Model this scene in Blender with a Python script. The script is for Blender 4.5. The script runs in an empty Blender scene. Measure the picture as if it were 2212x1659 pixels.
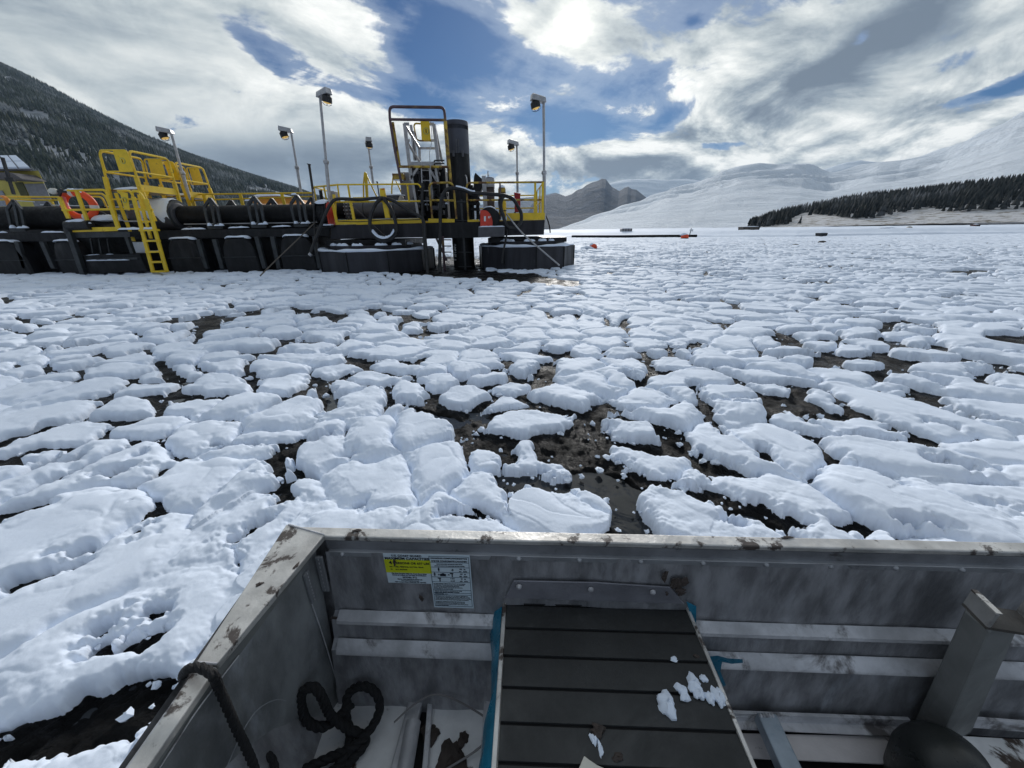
import bpy, bmesh, math, random
import numpy as np
from mathutils import Vector, Matrix
rnd = random.Random(7)
R = math.radians

# ------------------------------------------------------------------ camera
F = 792.; CX = 1106.; CY = 829.5; PITCH = R(22.83); ROLL = R(0.8); H = 1.15
cp, sp = math.cos(PITCH), math.sin(PITCH); cr, sr = math.cos(ROLL), math.sin(ROLL)
def ray(px, py):
    a = (px-CX)/F; b = -(py-CY)/F
    u = a*cr + b*sr; v = -a*sr + b*cr
    return (u, cp+v*sp, -sp+v*cp)
def P(px, py, y):
    d = ray(px, py); t = y/d[1]
    return Vector((d[0]*t, y, H+d[2]*t))
def Z(px, py, z):
    d = ray(px, py); t = (z-H)/d[2]
    return Vector((d[0]*t, d[1]*t, z))
def AE(px, py):
    d = ray(px, py)
    return math.atan2(d[0], d[1]), math.atan2(d[2], math.hypot(d[0], d[1]))
SC = bpy.context.scene
COL = SC.collection
cam_d = bpy.data.cameras.new('camera'); cam = bpy.data.objects.new('camera', cam_d); COL.objects.link(cam)
fwd = Vector((0, cp, -sp)); up0 = Vector((0, sp, cp)); rt0 = Vector((1, 0, 0))
# image point (a,b) -> a*cr+b*sr along right0, -a*sr+b*cr along up0
rt = rt0*cr - up0*sr; up = rt0*sr + up0*cr
m = Matrix((rt, up, -fwd)).transposed().to_4x4(); m.translation = Vector((0, 0, H))
cam.matrix_world = m
cam_d.sensor_width = 36; cam_d.lens = F/2212*36
cam_d.clip_start = 0.02; cam_d.clip_end = 20000
SC.camera = cam
SC.view_settings.view_transform = 'Standard'; SC.view_settings.look = 'None'
SC.view_settings.exposure = 0.30; SC.view_settings.gamma = 1.0

# ------------------------------------------------------------------ world / sun
SUN_AZ, SUN_EL = AE(1240, 50)
W = bpy.data.worlds.new('World'); SC.world = W; W.use_nodes = True
class NT:
    def __init__(s, tree): s.t = tree; s.n = tree.nodes; s.l = tree.links
    def node(s, typ, **k):
        o = s.n.new(typ)
        for a, b in k.items(): setattr(o, a, b)
        return o
    def inp(s, sock, v):
        if v is None: return
        if hasattr(v, 'is_output') or isinstance(v, bpy.types.NodeSocket): s.l.new(v, sock)
        else: sock.default_value = v
    def m(s, op, a, b=None, c=None, clamp=False):
        o = s.n.new('ShaderNodeMath'); o.operation = op; o.use_clamp = clamp
        s.inp(o.inputs[0], a); s.inp(o.inputs[1], b); s.inp(o.inputs[2], c)
        return o.outputs[0]
    def vm(s, op, a, b=None):
        o = s.n.new('ShaderNodeVectorMath'); o.operation = op
        s.inp(o.inputs[0], a); s.inp(o.inputs[1], b)
        return o.outputs['Value'] if op in ('DOT_PRODUCT', 'LENGTH') else o.outputs[0]
    def comb(s, x, y, z):
        o = s.n.new('ShaderNodeCombineXYZ')
        for i, v in enumerate((x, y, z)): s.inp(o.inputs[i], v)
        return o.outputs[0]
    def noise(s, vec, scale, detail=4, rough=.55, dist=0, lac=2.0, out=0):
        o = s.n.new('ShaderNodeTexNoise'); s.inp(o.inputs['Vector'], vec)
        o.inputs['Scale'].default_value = scale; o.inputs['Detail'].default_value = detail
        o.inputs['Roughness'].default_value = rough; o.inputs['Distortion'].default_value = dist
        o.inputs['Lacunarity'].default_value = lac
        return o.outputs[out]
    def ramp(s, fac, stops, interp='LINEAR'):
        o = s.n.new('ShaderNodeValToRGB'); s.inp(o.inputs[0], fac); cr_ = o.color_ramp; cr_.interpolation = interp
        while len(cr_.elements) < len(stops): cr_.elements.new(.5)
        for e, (p, c) in zip(cr_.elements, stops):
            e.position = p; e.color = (c, c, c, 1) if isinstance(c, (int, float)) else (*c, 1)
        return o.outputs[0]
    def mix(s, f, a, b, typ='MIX'):
        o = s.n.new('ShaderNodeMix'); o.data_type = 'RGBA'; o.blend_type = typ
        s.inp(o.inputs[0], f)
        for i, v in ((6, a), (7, b)):
            if isinstance(v, tuple): o.inputs[i].default_value = (*v, 1)
            elif isinstance(v, (int, float)): o.inputs[i].default_value = (v, v, v, 1)
            else: s.inp(o.inputs[i], v)
        return o.outputs[2]
    def mr(s, v, a, b, c, d, smooth=True):
        o = s.n.new('ShaderNodeMapRange'); o.interpolation_type = 'SMOOTHSTEP' if smooth else 'LINEAR'
        s.inp(o.inputs[0], v)
        for i, q in enumerate((a, b, c, d)): o.inputs[i+1].default_value = q
        return o.outputs[0]

def build_world():
    g = NT(W.node_tree); bg = g.n['Background']
    tc = g.node('ShaderNodeTexCoord').outputs['Generated']
    d = g.vm('NORMALIZE', tc)
    sx = g.node('ShaderNodeSeparateXYZ'); g.inp(sx.inputs[0], d)
    x, y, z = sx.outputs
    az = g.m('ARCTAN2', x, y); el = g.m('ARCSINE', z)
    zc = g.m('ADD', g.m('MAXIMUM', z, 0.0), 0.10)
    u = g.m('DIVIDE', x, zc); v = g.m('DIVIDE', y, zc)
    # cloud deck drifts along a direction up-right; stretch along it
    ang = R(38)
    ua = g.m('ADD', g.m('MULTIPLY', u, math.cos(ang)), g.m('MULTIPLY', v, math.sin(ang)))
    va = g.m('SUBTRACT', g.m('MULTIPLY', v, math.cos(ang)), g.m('MULTIPLY', u, math.sin(ang)))
    plane = g.comb(g.m('MULTIPLY', ua, .55), va, 0.0)
    # angular coordinates keep the low cumulus from stretching out
    angc = g.comb(g.m('MULTIPLY', az, 3.2), g.m('MULTIPLY', el, 6.5), 3.3)
    wlow = g.mr(el, R(5), R(20), 1.0, 0.30)
    def field(du, dv, da, de, det):
        p1 = g.noise(g.vm('ADD', plane, (du, dv, 0)), 1.5, det, .58, .3)
        p2 = g.noise(g.vm('ADD', angc, (da, de, 0)), 1.9, det, .64, .4)
        q = g.m('ADD', g.m('MULTIPLY', p2, wlow), g.m('MULTIPLY', p1, g.m('SUBTRACT', 1.0, wlow)))
        return g.m('ADD', g.m('MULTIPLY', q, 1.9), -.45)
    n = field(0, 0, 0, 0, 10)
    aev = g.comb(az, el, 0.0)
    def blob(px, py, wx, wy, amp, rot=0):
        a0, e0 = AE(px, py)
        a1, e1 = AE(px+wx, py); a2, e2 = AE(px, py-wy)
        sa = max(abs(a1-a0), .01)*1.9; se = max(abs(e2-e0), .008)*1.9
        mp = g.node('ShaderNodeMapping', vector_type='TEXTURE'); g.inp(mp.inputs[0], aev)
        mp.inputs['Location'].default_value = (a0, e0, 0); mp.inputs['Rotation'].default_value = (0, 0, R(rot))
        mp.inputs['Scale'].default_value = (sa, se, 1)
        gr = g.node('ShaderNodeTexGradient', gradient_type='SPHERICAL'); g.l.new(mp.outputs[0], gr.inputs[0])
        return g.mr(gr.outputs['Fac'], 0., 1., 0., amp)
    def total(L, base):
        acc = base
        for b in L: acc = g.m('ADD', acc, blob(*b))
        return acc
    cover = total([
        (1080, 170, 400, 150, -.15, 0), (945, 130, 110, 95, -.18, -20), (870, 235, 130, 40, -.16, 0), (1010, 70, 70, 60, -.14, 0),
        (660, 160, 110, 40, -.24, -30), (560, 115, 70, 24, -.17, -35), (1150, 150, 90, 40, -.10, 0),
        (1200, 250, 90, 34, -.30, -10), (1330, 160, 80, 34, -.18, 10), (1310, 275, 110, 24, -.28, 0),
        (1465, 245, 45, 24, -.28, 20), (1060, 200, 60, 50, -.08, 0), (1500, 45, 20, 14, -.2, 0),
        (2160, 190, 90, 16, -.36, 12), (1860, 85, 30, 20, -.18, 30), (1440, 318, 80, 8, -.26, 0),
        (1570, 315, 60, 7, -.26, 0), (1230, 305, 60, 12, -.2, 0),
        (800, 240, 80, 34, .24, 0), (700, 220, 55, 42, .34, 0), (850, 300, 130, 36, .22, 0), (760, 110, 120, 70, .16, 0),
        (1050, 320, 90, 45, .24, 0), (1240, 350, 160, 32, .25, 0), (300, 120, 420, 160, .30, 0),
        (1800, 160, 400, 200, .28, 15), (1240, 50, 110, 60, .26, 0), (700, 370, 330, 70, .30, 0),
        (1900, 330, 330, 60, .25, 0), (1250, 190, 120, 22, .14, 15), (1400, 110, 120, 50, .12, 0)],
        g.m('ADD', g.m('ADD', n, .035), g.m('MULTIPLY', g.mr(el, R(0), R(9), 1., 0.), .16)))
    # everything outside the photograph's frame: mostly overcast
    out = g.m('SUBTRACT', 1.0, g.mr(y, .05, .45, 0.0, 1.0))
    cover = g.m('ADD', cover, g.m('MULTIPLY', out, .15))
    mask = g.mr(cover, .46, .58, 0.0, 1.0)
    ns = field(.05, .13, .02, .16, 7)
    relief = g.m('SUBTRACT', n, ns)
    big = g.noise(plane, .55, 3, .5, 0)
    soft = total([(250, 170, 440, 220, .62, 0), (650, 350, 300, 70, .7, 0), (1950, 100, 300, 130, .35, 0)], 0.0)
    relief = g.m('MULTIPLY', relief, g.m('SUBTRACT', 1.0, g.m('MINIMUM', soft, .85)))
    bigc = g.m('MULTIPLY', g.m('SUBTRACT', big, .5), g.m('SUBTRACT', .34, g.m('MULTIPLY', soft, .15)))
    bright = total([
        (1900, 90, 320, 65, -.54, 30), (1640, 225, 200, 40, -.28, 25), (1380, 352, 115, 18, -.46, 0),
        (1500, 30, 240, 34, -.26, 10), (30, 10, 300, 70, -.24, 0), (480, 20, 200, 40, -.10, 0), (180, 260, 160, 40, -.10, 0), (640, 365, 190, 60, -.32, 0),
        (830, 350, 170, 45, -.30, 0), (470, 350, 120, 40, -.20, 0), (1130, 415, 60, 14, -.16, 0),
        (2040, 190, 160, 34, -.14, 25), (700, 200, 60, 26, .26, 0), (830, 245, 100, 22, .24, 0), (580, 190, 60, 30, .16, 0),
        (1060, 290, 90, 40, .24, 0), (1180, 390, 80, 20, .16, 0), (420, 130, 260, 60, .10, 0), (500, 250, 120, 60, .12, -20),
        (1240, 70, 130, 80, .25, 0), (800, 100, 90, 40, .16, 0), (1900, 340, 300, 36, .18, 0), (1700, 320, 260, 40, .14, 0),
        (1250, 300, 120, 26, .18, 0), (1400, 200, 150, 40, .14, 0), (1750, 130, 120, 20, .18, 30), (1560, 130, 80, 20, .12, 20)],
        g.m('ADD', .56, g.m('ADD', g.m('MULTIPLY', relief, 1.9), bigc)))
    bright = g.m('SUBTRACT', bright, g.m('MULTIPLY', g.mr(cover, .70, 1.10, 0., 1.), .10))
    bright = g.m('ADD', bright, g.m('MULTIPLY', g.mr(cover, .44, .70, 1., 0.), .14))
    ccol = g.ramp(bright, [(0.0, (.14, .18, .23)), (.25, (.24, .29, .34)), (.5, (.44, .49, .51)), (.75, (.68, .71, .70)), (1.0, (.90, .91, .88))])
    # distance from the sun
    sd = Vector((math.sin(SUN_AZ)*math.cos(SUN_EL), math.cos(SUN_AZ)*math.cos(SUN_EL), math.sin(SUN_EL)))
    dot = g.m('MINIMUM', g.vm('DOT_PRODUCT', d, tuple(sd)), 1.0)
    sa_ = g.m('ARCCOSINE', dot)
    g1 = g.m('EXPONENT', g.m('MULTIPLY', g.m('POWER', g.m('DIVIDE', sa_, R(1.7)), 2.0), -1.0))
    g2 = g.m('EXPONENT', g.m('MULTIPLY', g.m('DIVIDE', sa_, R(9)), -1.0))
    sky = g.node('ShaderNodeTexSky', sky_type='NISHITA', sun_disc=False, sun_elevation=SUN_EL, sun_rotation=SUN_AZ,
                 altitude=1200, air_density=1.2, dust_density=.3, ozone_density=2.0)
    skyc = g.mix(1.0, sky.outputs[0], (.010, .022, .038), 'MULTIPLY')
    # thin veil between the clouds
    veil = g.mr(cover, .26, .47, 0.0, .34)
    skyc = g.mix(veil, skyc, (.48, .56, .66))
    col = g.mix(mask, skyc, ccol)
    # unseen sky behind the camera, darkened blue-grey to keep camera-facing sides dark
    back = g.mr(y, -.35, .35, 1.0, 0.0)
    col = g.mix(g.m('MULTIPLY', back, .85), col, (.15, .19, .25))
    add = g.node('ShaderNodeVectorMath', operation='SCALE'); add.inputs[0].default_value = (1.0, .93, .76); g.inp(add.inputs[3], g.m('ADD', g.m('MULTIPLY', g1, .75), g.m('MULTIPLY', g2, .13)))
    col = g.mix(1.0, col, add.outputs[0], 'ADD')
    g.l.new(col, bg.inputs[0]); bg.inputs[1].default_value = 1.0
build_world()
W.cycles.sampling_method = 'MANUAL'; W.cycles.sample_map_resolution = 512
sl = bpy.data.lights.new('sun', 'SUN'); sun = bpy.data.objects.new('sun', sl); COL.objects.link(sun)
sl.energy = 2.0; sl.angle = R(9); sl.color = (1.0, .97, .93)
sun.rotation_euler = Vector((math.sin(SUN_AZ)*math.cos(SUN_EL), math.cos(SUN_AZ)*math.cos(SUN_EL), math.sin(SUN_EL))).to_track_quat('Z', 'Y').to_euler()

# ------------------------------------------------------------------ materials
MATS = {}
def mat(name, col, rough=.6, metal=0., var=.15, vscale=6., bump=0., bscale=40., dirt=None, dscale=3., dthr=.6, spec=.5, stretch=None, dedge=.08):
    if name in MATS: return MATS[name]
    M = bpy.data.materials.new(name); M.use_nodes = True; MATS[name] = M
    g = NT(M.node_tree); b = g.n['Principled BSDF']
    oc = g.node('ShaderNodeTexCoord').outputs['Object']
    if stretch: oc = g.vm('MULTIPLY', oc, stretch)
    n = g.noise(oc, vscale, 6, .6)
    c = g.mix(g.mr(n, .3, .7, 0, 1), tuple(max(0, k*(1-var)) for k in col), tuple(min(1, k*(1+var)) for k in col))
    r = rough
    if dirt is not None:
        dn = g.noise(oc, dscale, 9, .68, .4)
        dm = g.mr(dn, dthr-dedge, dthr+dedge, 0, 1)
        c = g.mix(dm, c, dirt); 
        b.inputs['Metallic'].default_value = metal
        if metal: g.l.new(g.m('MULTIPLY', g.m('SUBTRACT', 1.0, dm), metal), b.inputs['Metallic'])
    else: b.inputs['Metallic'].default_value = metal
    g.l.new(c, b.inputs['Base Color'])
    rn = g.mr(g.noise(oc, vscale*2.3, 5, .6), .3, .7, max(.05, rough-.12), min(1, rough+.12))
    g.l.new(rn, b.inputs['Roughness'])
    b.inputs['Specular IOR Level'].default_value = spec
    if bump:
        bn = g.node('ShaderNodeBump'); bn.inputs['Strength'].default_value = 1.0; bn.inputs['Distance'].default_value = bump
        g.l.new(g.noise(oc, bscale, 7, .62), bn.inputs['Height']); g.l.new(bn.outputs[0], b.inputs['Normal'])
    return M
def mlink(name, fn):
    if name in MATS: return MATS[name]
    M = bpy.data.materials.new(name); M.use_nodes = True; MATS[name] = M
    fn(NT(M.node_tree), M.node_tree.nodes['Principled BSDF']); return M
def _snow(g, b):
    oc = g.node('ShaderNodeTexCoord').outputs['Object']
    n = g.noise(oc, 3.0, 5, .6)
    g.l.new(g.mix(n, (.74, .82, .95), (.80, .865, .965)), b.inputs['Base Color'])
    b.inputs['Roughness'].default_value = .75; b.inputs['Specular IOR Level'].default_value = .25
    bn = g.node('ShaderNodeBump'); bn.inputs['Distance'].default_value = .0022; bn.inputs['Strength'].default_value = .7
    g.l.new(g.noise(oc, 34, 8, .7), bn.inputs['Height']); g.l.new(bn.outputs[0], b.inputs['Normal'])
SNOW = mlink('snow', _snow)
def _mud(g, b):
    oc = g.node('ShaderNodeTexCoord').outputs['Object']
    n = g.noise(oc, 9, 8, .7)
    g.l.new(g.ramp(n, [(.3, (.004, .004, .0045)), (.58, (.009, .009, .0095)), (.8, (.022, .021, .021))]), b.inputs['Base Color'])
    g.l.new(g.mr(g.noise(oc, 4, 4, .6), .4, .6, .30, .7), b.inputs['Roughness'])
    b.inputs['Specular IOR Level'].default_value = .12
    bn = g.node('ShaderNodeBump'); bn.inputs['Distance'].default_value = .03; bn.inputs['Strength'].default_value = 1
    g.l.new(g.noise(oc, 22, 9, .75), bn.inputs['Height']); g.l.new(bn.outputs[0], b.inputs['Normal'])
MUD = mlink('wet_mud', _mud)
def _water(g, b):
    oc = g.node('ShaderNodeTexCoord').outputs['Object']
    b.inputs['Base Color'].default_value = (.008, .009, .010, 1); b.inputs['Roughness'].default_value = .12
    bn = g.node('ShaderNodeBump'); bn.inputs['Distance'].default_value = .012; bn.inputs['Strength'].default_value = .5
    g.l.new(g.noise(oc, 7, 3, .5, .6), bn.inputs['Height']); g.l.new(bn.outputs[0], b.inputs['Normal'])
WATER = mlink('dark_water', _water)

BLACK = mat('black_steel', (.012, .0125, .014), .5, 0, .4, 3, .002, 30, dirt=(.03, .03, .032), dscale=1.5, dthr=.62, stretch=(2, 2, .6), spec=.25)
HULL = mat('hull_steel', (.028, .027, .032), .5, 0, .35, 1.5, .002, 20, dirt=(.09, .09, .10), dscale=1.2, dthr=.64, stretch=(2.5, 2.5, .5), spec=.25)
PONT = mat('pontoon_plastic', (.034, .034, .040), .45, 0, .35, 1.2, .003, 12, dirt=(.20, .20, .21), dscale=1.3, dthr=.70, stretch=(2.6, 2.6, .35), spec=.25)
PIPE = mat('black_pipe', (.006, .006, .0065), .65, 0, .3, 4, .004, 25, spec=.25)
PIPEG = mat('grey_pipe', (.055, .055, .065), .5, 0, .3, 2, .004, 20, dirt=(.25, .26, .28), dscale=4, dthr=.72)
STRUT = mat('strut_grey', (.038, .042, .045), .5, .2, .3, 5)
YEL = mat('yellow_paint', (.80, .54, .02), .42, 0, .12, 3, .001, 30, dirt=(.30, .15, .03), dscale=6, dthr=.66)
YELD = mat('yellow_rust', (.50, .34, .04), .5, 0, .3, 3, .001, 30, dirt=(.12, .05, .02), dscale=4, dthr=.52)
PURP = mat('old_primer', (.085, .05, .06), .5, 0, .3, 5, .001, 30, dirt=(.3, .2, .05), dscale=3, dthr=.62)
GALV = mat('galvanised', (.42, .42, .43), .42, .45, .2, 8, 0, 30, dirt=(.2, .15, .13), dscale=4, dthr=.68)
RED = mat('red_paint', (.62, .045, .02), .45, 0, .15, 4, 0, 20, dirt=(.25, .02, .01), dscale=4, dthr=.7)
DRED = mat('dark_red', (.33, .01, .02), .4, 0, .15, 4)
ORANGE = mat('orange_ring', (.80, .085, .02), .5, 0, .12, 6)
PINK = mat('pink_rope', (.75, .22, .25), .7, 0, .15, 9)
GREY = mat('cabinet_grey', (.30, .29, .30), .5, 0, .12, 3, 0, 20, dirt=(.15, .13, .12), dscale=2, dthr=.68)
DGREY = mat('dark_grey', (.075, .075, .085), .5, 0, .2, 4)
RUB = mat('black_rubber', (.014, .014, .015), .55, 0, .3, 8, .001, 50)
WHITE = mat('white_paint', (.75, .77, .78), .5, 0, .06, 5)
SLATE = mat('upper_sleeve', (.050, .054, .072), .45, 0, .15, 2, .002, 15)
CREAM = mat('cream_lamp', (.6, .58, .52), .4)
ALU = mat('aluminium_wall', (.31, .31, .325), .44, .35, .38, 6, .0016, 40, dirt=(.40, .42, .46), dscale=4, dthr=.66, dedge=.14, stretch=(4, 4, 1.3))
ALUTOP = mat('aluminium_bare', (.56, .545, .52), .42, .5, .24, 13, .0010, 90, dirt=(.07, .055, .048), dscale=18, dthr=.575, dedge=.035)
ALURIB = mat('aluminium_rib', (.56, .56, .58), .5, .3, .28, 9, .0012, 70, dirt=(.13, .12, .12), dscale=9, dthr=.58, dedge=.07)  # on the wall ribs, sky light on the ledges is put into this pale colour
FLOORM = mat('boat_floor', (.74, .74, .74), .5, .10, .15, 8, .001, 60, dirt=(.05, .032, .024), dscale=7, dthr=.575, dedge=.03)
MAT_ = mat('bench_slat', (.026, .027, .027), .65, 0, .25, 6, .0006, 120, dirt=(.06, .062, .062), dscale=4, dthr=.64, dedge=.12)
BLUEF = mat('blue_film', (.015, .16, .26), .35, 0, .25, 14, .003, 30)
LEAF = mat('brown_mud_clod', (.055, .042, .036), .8, 0, .3, 20, .004, 40)
WOODM = mat('weathered_wood', (.10, .085, .07), .8, 0, .25, 5)
def _em(name, col, s):
    if name in MATS: return MATS[name]
    M = bpy.data.materials.new(name); M.use_nodes = True; MATS[name] = M
    b = M.node_tree.nodes['Principled BSDF']; b.inputs['Base Color'].default_value = (*col, 1)
    b.inputs['Emission Color'].default_value = (*col, 1); b.inputs['Emission Strength'].default_value = s
    return M
LAMP = _em('lamp_glow', (.8, .52, .16), .4)

# ------------------------------------------------------------------ mesh builder
class B:
    def __init__(s): s.v = []; s.f = []
    def add(s, vs, fs):
        o = len(s.v); s.v += [tuple(q) for q in vs]; s.f += [tuple(i+o for i in f) for f in fs]; return s
    def hexa(s, a):   # 8 points: bottom 4 ccw, top 4 ccw
        return s.add(a, [(3, 2, 1, 0), (4, 5, 6, 7), (0, 1, 5, 4), (1, 2, 6, 5), (2, 3, 7, 6), (3, 0, 4, 7)])
    def box(s, x0, x1, y0, y1, z0, z1):
        return s.hexa([(x0, y0, z0), (x1, y0, z0), (x1, y1, z0), (x0, y1, z0), (x0, y0, z1), (x1, y0, z1), (x1, y1, z1), (x0, y1, z1)])
    def slab(s, q, d):   # quad q (4 vectors) extruded by vector d
        d = Vector(d); q = [Vector(k) for k in q]
        return s.hexa(q + [k+d for k in q])
    def poly(s, q, d):   # polygon extruded
        d = Vector(d); n = len(q); q = [Vector(k) for k in q]
        return s.add(q+[k+d for k in q], [tuple(range(n))[::-1], tuple(range(n, 2*n))] + [(i, (i+1) % n, n+(i+1) % n, n+i) for i in range(n)])
    def tube(s, path, r, n=8, closed=False, caps=True, ry=None, bar=None):
        path = [Vector(q) for q in path]; m_ = len(path)
        rad = r if isinstance(r, (list, tuple)) else [r]*m_
        T = []
        for i in range(m_):
            if closed: t = path[(i+1) % m_]-path[i-1]
            else: t = path[min(i+1, m_-1)]-path[max(i-1, 0)]
            T.append(t.normalized() if t.length > 1e-9 else Vector((0, 0, 1)))
        ref = Vector((0, 0, 1)) if abs(T[0].z) < .9 else Vector((0, 1, 0))
        U = (ref - T[0]*ref.dot(T[0])).normalized()
        vs = []
        for i in range(m_):
            U = (U - T[i]*U.dot(T[i]))
            U = U.normalized() if U.length > 1e-6 else Vector((1, 0, 0))
            V = T[i].cross(U)
            for k in range(n):
                a = 2*math.pi*(k+.5)/n
                vs.append(path[i] + U*(math.cos(a)*rad[i]*(ry or 1)) + V*(math.sin(a)*rad[i]))
        fs = []
        for i in range(m_ if closed else m_-1):
            j = (i+1) % m_
            for k in range(n):
                k2 = (k+1) % n
                fs.append((i*n+k, i*n+k2, j*n+k2, j*n+k))
        if caps and not closed:
            fs.append(tuple(range(n))[::-1]); fs.append(tuple((m_-1)*n+k for k in range(n)))
        return s.add(vs, fs)
    def bar(s, a, b, w, d=None, upv=(0, 1, 0)):   # rectangular bar from a to b; w across, d along upv
        a = Vector(a); b = Vector(b); d = d or w; t = (b-a).normalized(); U = Vector(upv)
        U = (U-t*U.dot(t)).normalized(); V = t.cross(U)
        q = [a-V*w/2-U*d/2, a+V*w/2-U*d/2, a+V*w/2+U*d/2, a-V*w/2+U*d/2]
        return s.hexa(q+[k+(b-a) for k in q])
    def lathe(s, c, prof, n=24, axis='z', phase=0):
        c = Vector(c); vs = []
        for (r, h) in prof:
            for k in range(n):
                a = 2*math.pi*k/n+phase
                p = (r*math.cos(a), r*math.sin(a), h)
                if axis == 'x': p = (h, p[0], p[1])
                if axis == 'y': p = (p[0], h, p[1])
                vs.append(c+Vector(p))
        m_ = len(prof); fs = []
        for i in range(m_-1):
            for k in range(n):
                fs.append((i*n+k, i*n+(k+1) % n, (i+1)*n+(k+1) % n, (i+1)*n+k))
        fs.append(tuple(range(n))[::-1]); fs.append(tuple((m_-1)*n+k for k in range(n)))
        return s.add(vs, fs)
    def obj(s, name, m_, parent=None, smooth=False, bevel=0):
        me = bpy.data.meshes.new(name); me.from_pydata([tuple(q) for q in s.v], [], s.f); me.materials.append(m_)
        bm = bmesh.new(); bm.from_mesh(me); bmesh.ops.recalc_face_normals(bm, faces=bm.faces)
        bm.to_mesh(me); bm.free()
        if smooth:
            me.polygons.foreach_set('use_smooth', [True]*len(me.polygons))
            me.set_sharp_from_angle(angle=R(40))
        o = bpy.data.objects.new(name, me); COL.objects.link(o)
        if parent:
            o.parent = parent; o.matrix_parent_inverse = Matrix.Translation(-parent.location) if parent.type == 'EMPTY' else Matrix.Identity(4)
        if bevel:
            md = o.modifiers.new('bevel', 'BEVEL'); md.width = bevel; md.segments = 2; md.limit_method = 'ANGLE'
        return o
def tag(o, label=None, cat=None, group=None, kind=None):
    if label: o['label'] = label
    if cat: o['category'] = cat
    if group: o['group'] = group
    if kind: o['kind'] = kind
    return o
def empty(name, loc, label, cat, group=None):
    o = bpy.data.objects.new(name, None); COL.objects.link(o); o.location = loc; o.empty_display_size = .2
    return tag(o, label, cat, group)
def lerp(a, b, t): return Vector(a)*(1-t)+Vector(b)*t
def rounded(pts, rr=.08, n=5):
    pts = [Vector(q) for q in pts]; out = [pts[0]]
    for i in range(1, len(pts)-1):
        a, b, c = pts[i-1], pts[i], pts[i+1]
        r1 = min(rr, (a-b).length*.45, (c-b).length*.45)
        p0 = b+(a-b).normalized()*r1; p1 = b+(c-b).normalized()*r1
        for k in range(n+1):
            t = k/n; out.append(p0*(1-t)**2+b*2*t*(1-t)+p1*t*t)
    out.append(pts[-1]); return out
def smooth_path(pts, sub=6):
    pts = [Vector(q) for q in pts]; out = []
    for i in range(len(pts)-1):
        p0 = pts[max(i-1, 0)]; p1 = pts[i]; p2 = pts[i+1]; p3 = pts[min(i+2, len(pts)-1)]
        for k in range(sub):
            t = k/sub
            out.append(.5*((2*p1)+(p2-p0)*t+(2*p0-5*p1+4*p2-p3)*t*t+(-p0+3*p1-3*p2+p3)*t**3))
    out.append(pts[-1]); return out

# ------------------------------------------------------------------ numpy noise
def _hash(ix, iy, seed):
    h = (ix.astype(np.int64)*374761393 + iy.astype(np.int64)*668265263 + seed*974634777) & 0x7fffffff
    h = ((h ^ (h >> 13))*1274126177) & 0x7fffffff
    h = ((h ^ (h >> 16))*1911520717) & 0x7fffffff
    return ((h ^ (h >> 15)) & 0xffffff)/float(0xffffff)
def vnoise(x, y, seed=0):
    ix = np.floor(x); iy = np.floor(y); fx = x-ix; fy = y-iy
    fx = fx*fx*fx*(fx*(fx*6-15)+10); fy = fy*fy*fy*(fy*(fy*6-15)+10)
    ix = ix.astype(np.int64); iy = iy.astype(np.int64)
    a = _hash(ix, iy, seed); b = _hash(ix+1, iy, seed); c = _hash(ix, iy+1, seed); d = _hash(ix+1, iy+1, seed)
    return (a*(1-fx)+b*fx)*(1-fy)+(c*(1-fx)+d*fx)*fy
def fbm(x, y, seed=0, oct=4, g=.5, ridged=False):
    s = 0; a = 1; t = 0
    for o in range(oct):
        n = vnoise(x*2**o+o*17.3, y*2**o-o*9.1, seed+o)
        if ridged: n = 1-np.abs(2*n-1)
        s = s+a*n; t += a; a *= g
    return s/t
def voronoi(x, y, seed):
    ix = np.floor(x).astype(np.int64); iy = np.floor(y).astype(np.int64)
    f1 = np.full(x.shape, 9.); f2 = np.full(x.shape, 9.); idr = np.zeros(x.shape)
    for dx in (-1, 0, 1):
        for dy in (-1, 0, 1):
            cx = ix+dx; cy = iy+dy
            jx = cx+.08+.84*_hash(cx, cy, seed); jy = cy+.08+.84*_hash(cx, cy, seed+51)
            d = np.hypot(jx-x, jy-y); r = _hash(cx, cy, seed+99)
            near = d < f1
            f2 = np.where(near, f1, np.minimum(f2, d)); idr = np.where(near, r, idr); f1 = np.where(near, d, f1)
    return f1, f2, idr
def sstep(a, b, x):
    t = np.clip((x-a)/(b-a), 0, 1); return t*t*(3-2*t)
def grid_mesh(name, X, Y_, Zz, m_, keep=None, kind=None, label=None, cat=None, flip=False, smooth=True):
    nr, na = X.shape
    co = np.stack([X, Y_, Zz], -1).reshape(-1, 3).astype(np.float32)
    i = np.arange(nr*na).reshape(nr, na)
    q = np.stack([i[:-1, :-1], i[:-1, 1:], i[1:, 1:], i[1:, :-1]], -1)
    if not flip: q = q[..., ::-1]
    q = q.reshape(-1, 4)
    if keep is not None:
        kq = keep.reshape(-1)[q].any(1); q = q[kq]
        used = np.zeros(nr*na, bool); used[q.reshape(-1)] = True
        remap = np.cumsum(used)-1; co = co[used]; q = remap[q]
    me = bpy.data.meshes.new(name)
    me.vertices.add(len(co)); me.vertices.foreach_set('co', co.reshape(-1))
    me.loops.add(q.size); me.loops.foreach_set('vertex_index', q.reshape(-1).astype(np.int32))
    me.polygons.add(len(q)); me.polygons.foreach_set('loop_start', np.arange(0, q.size, 4, dtype=np.int32))
    me.polygons.foreach_set('use_smooth', np.full(len(q), smooth))
    me.update(calc_edges=True); me.materials.append(m_)
    o = bpy.data.objects.new(name, me); COL.objects.link(o)
    return tag(o, label, cat, None, kind)

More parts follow.
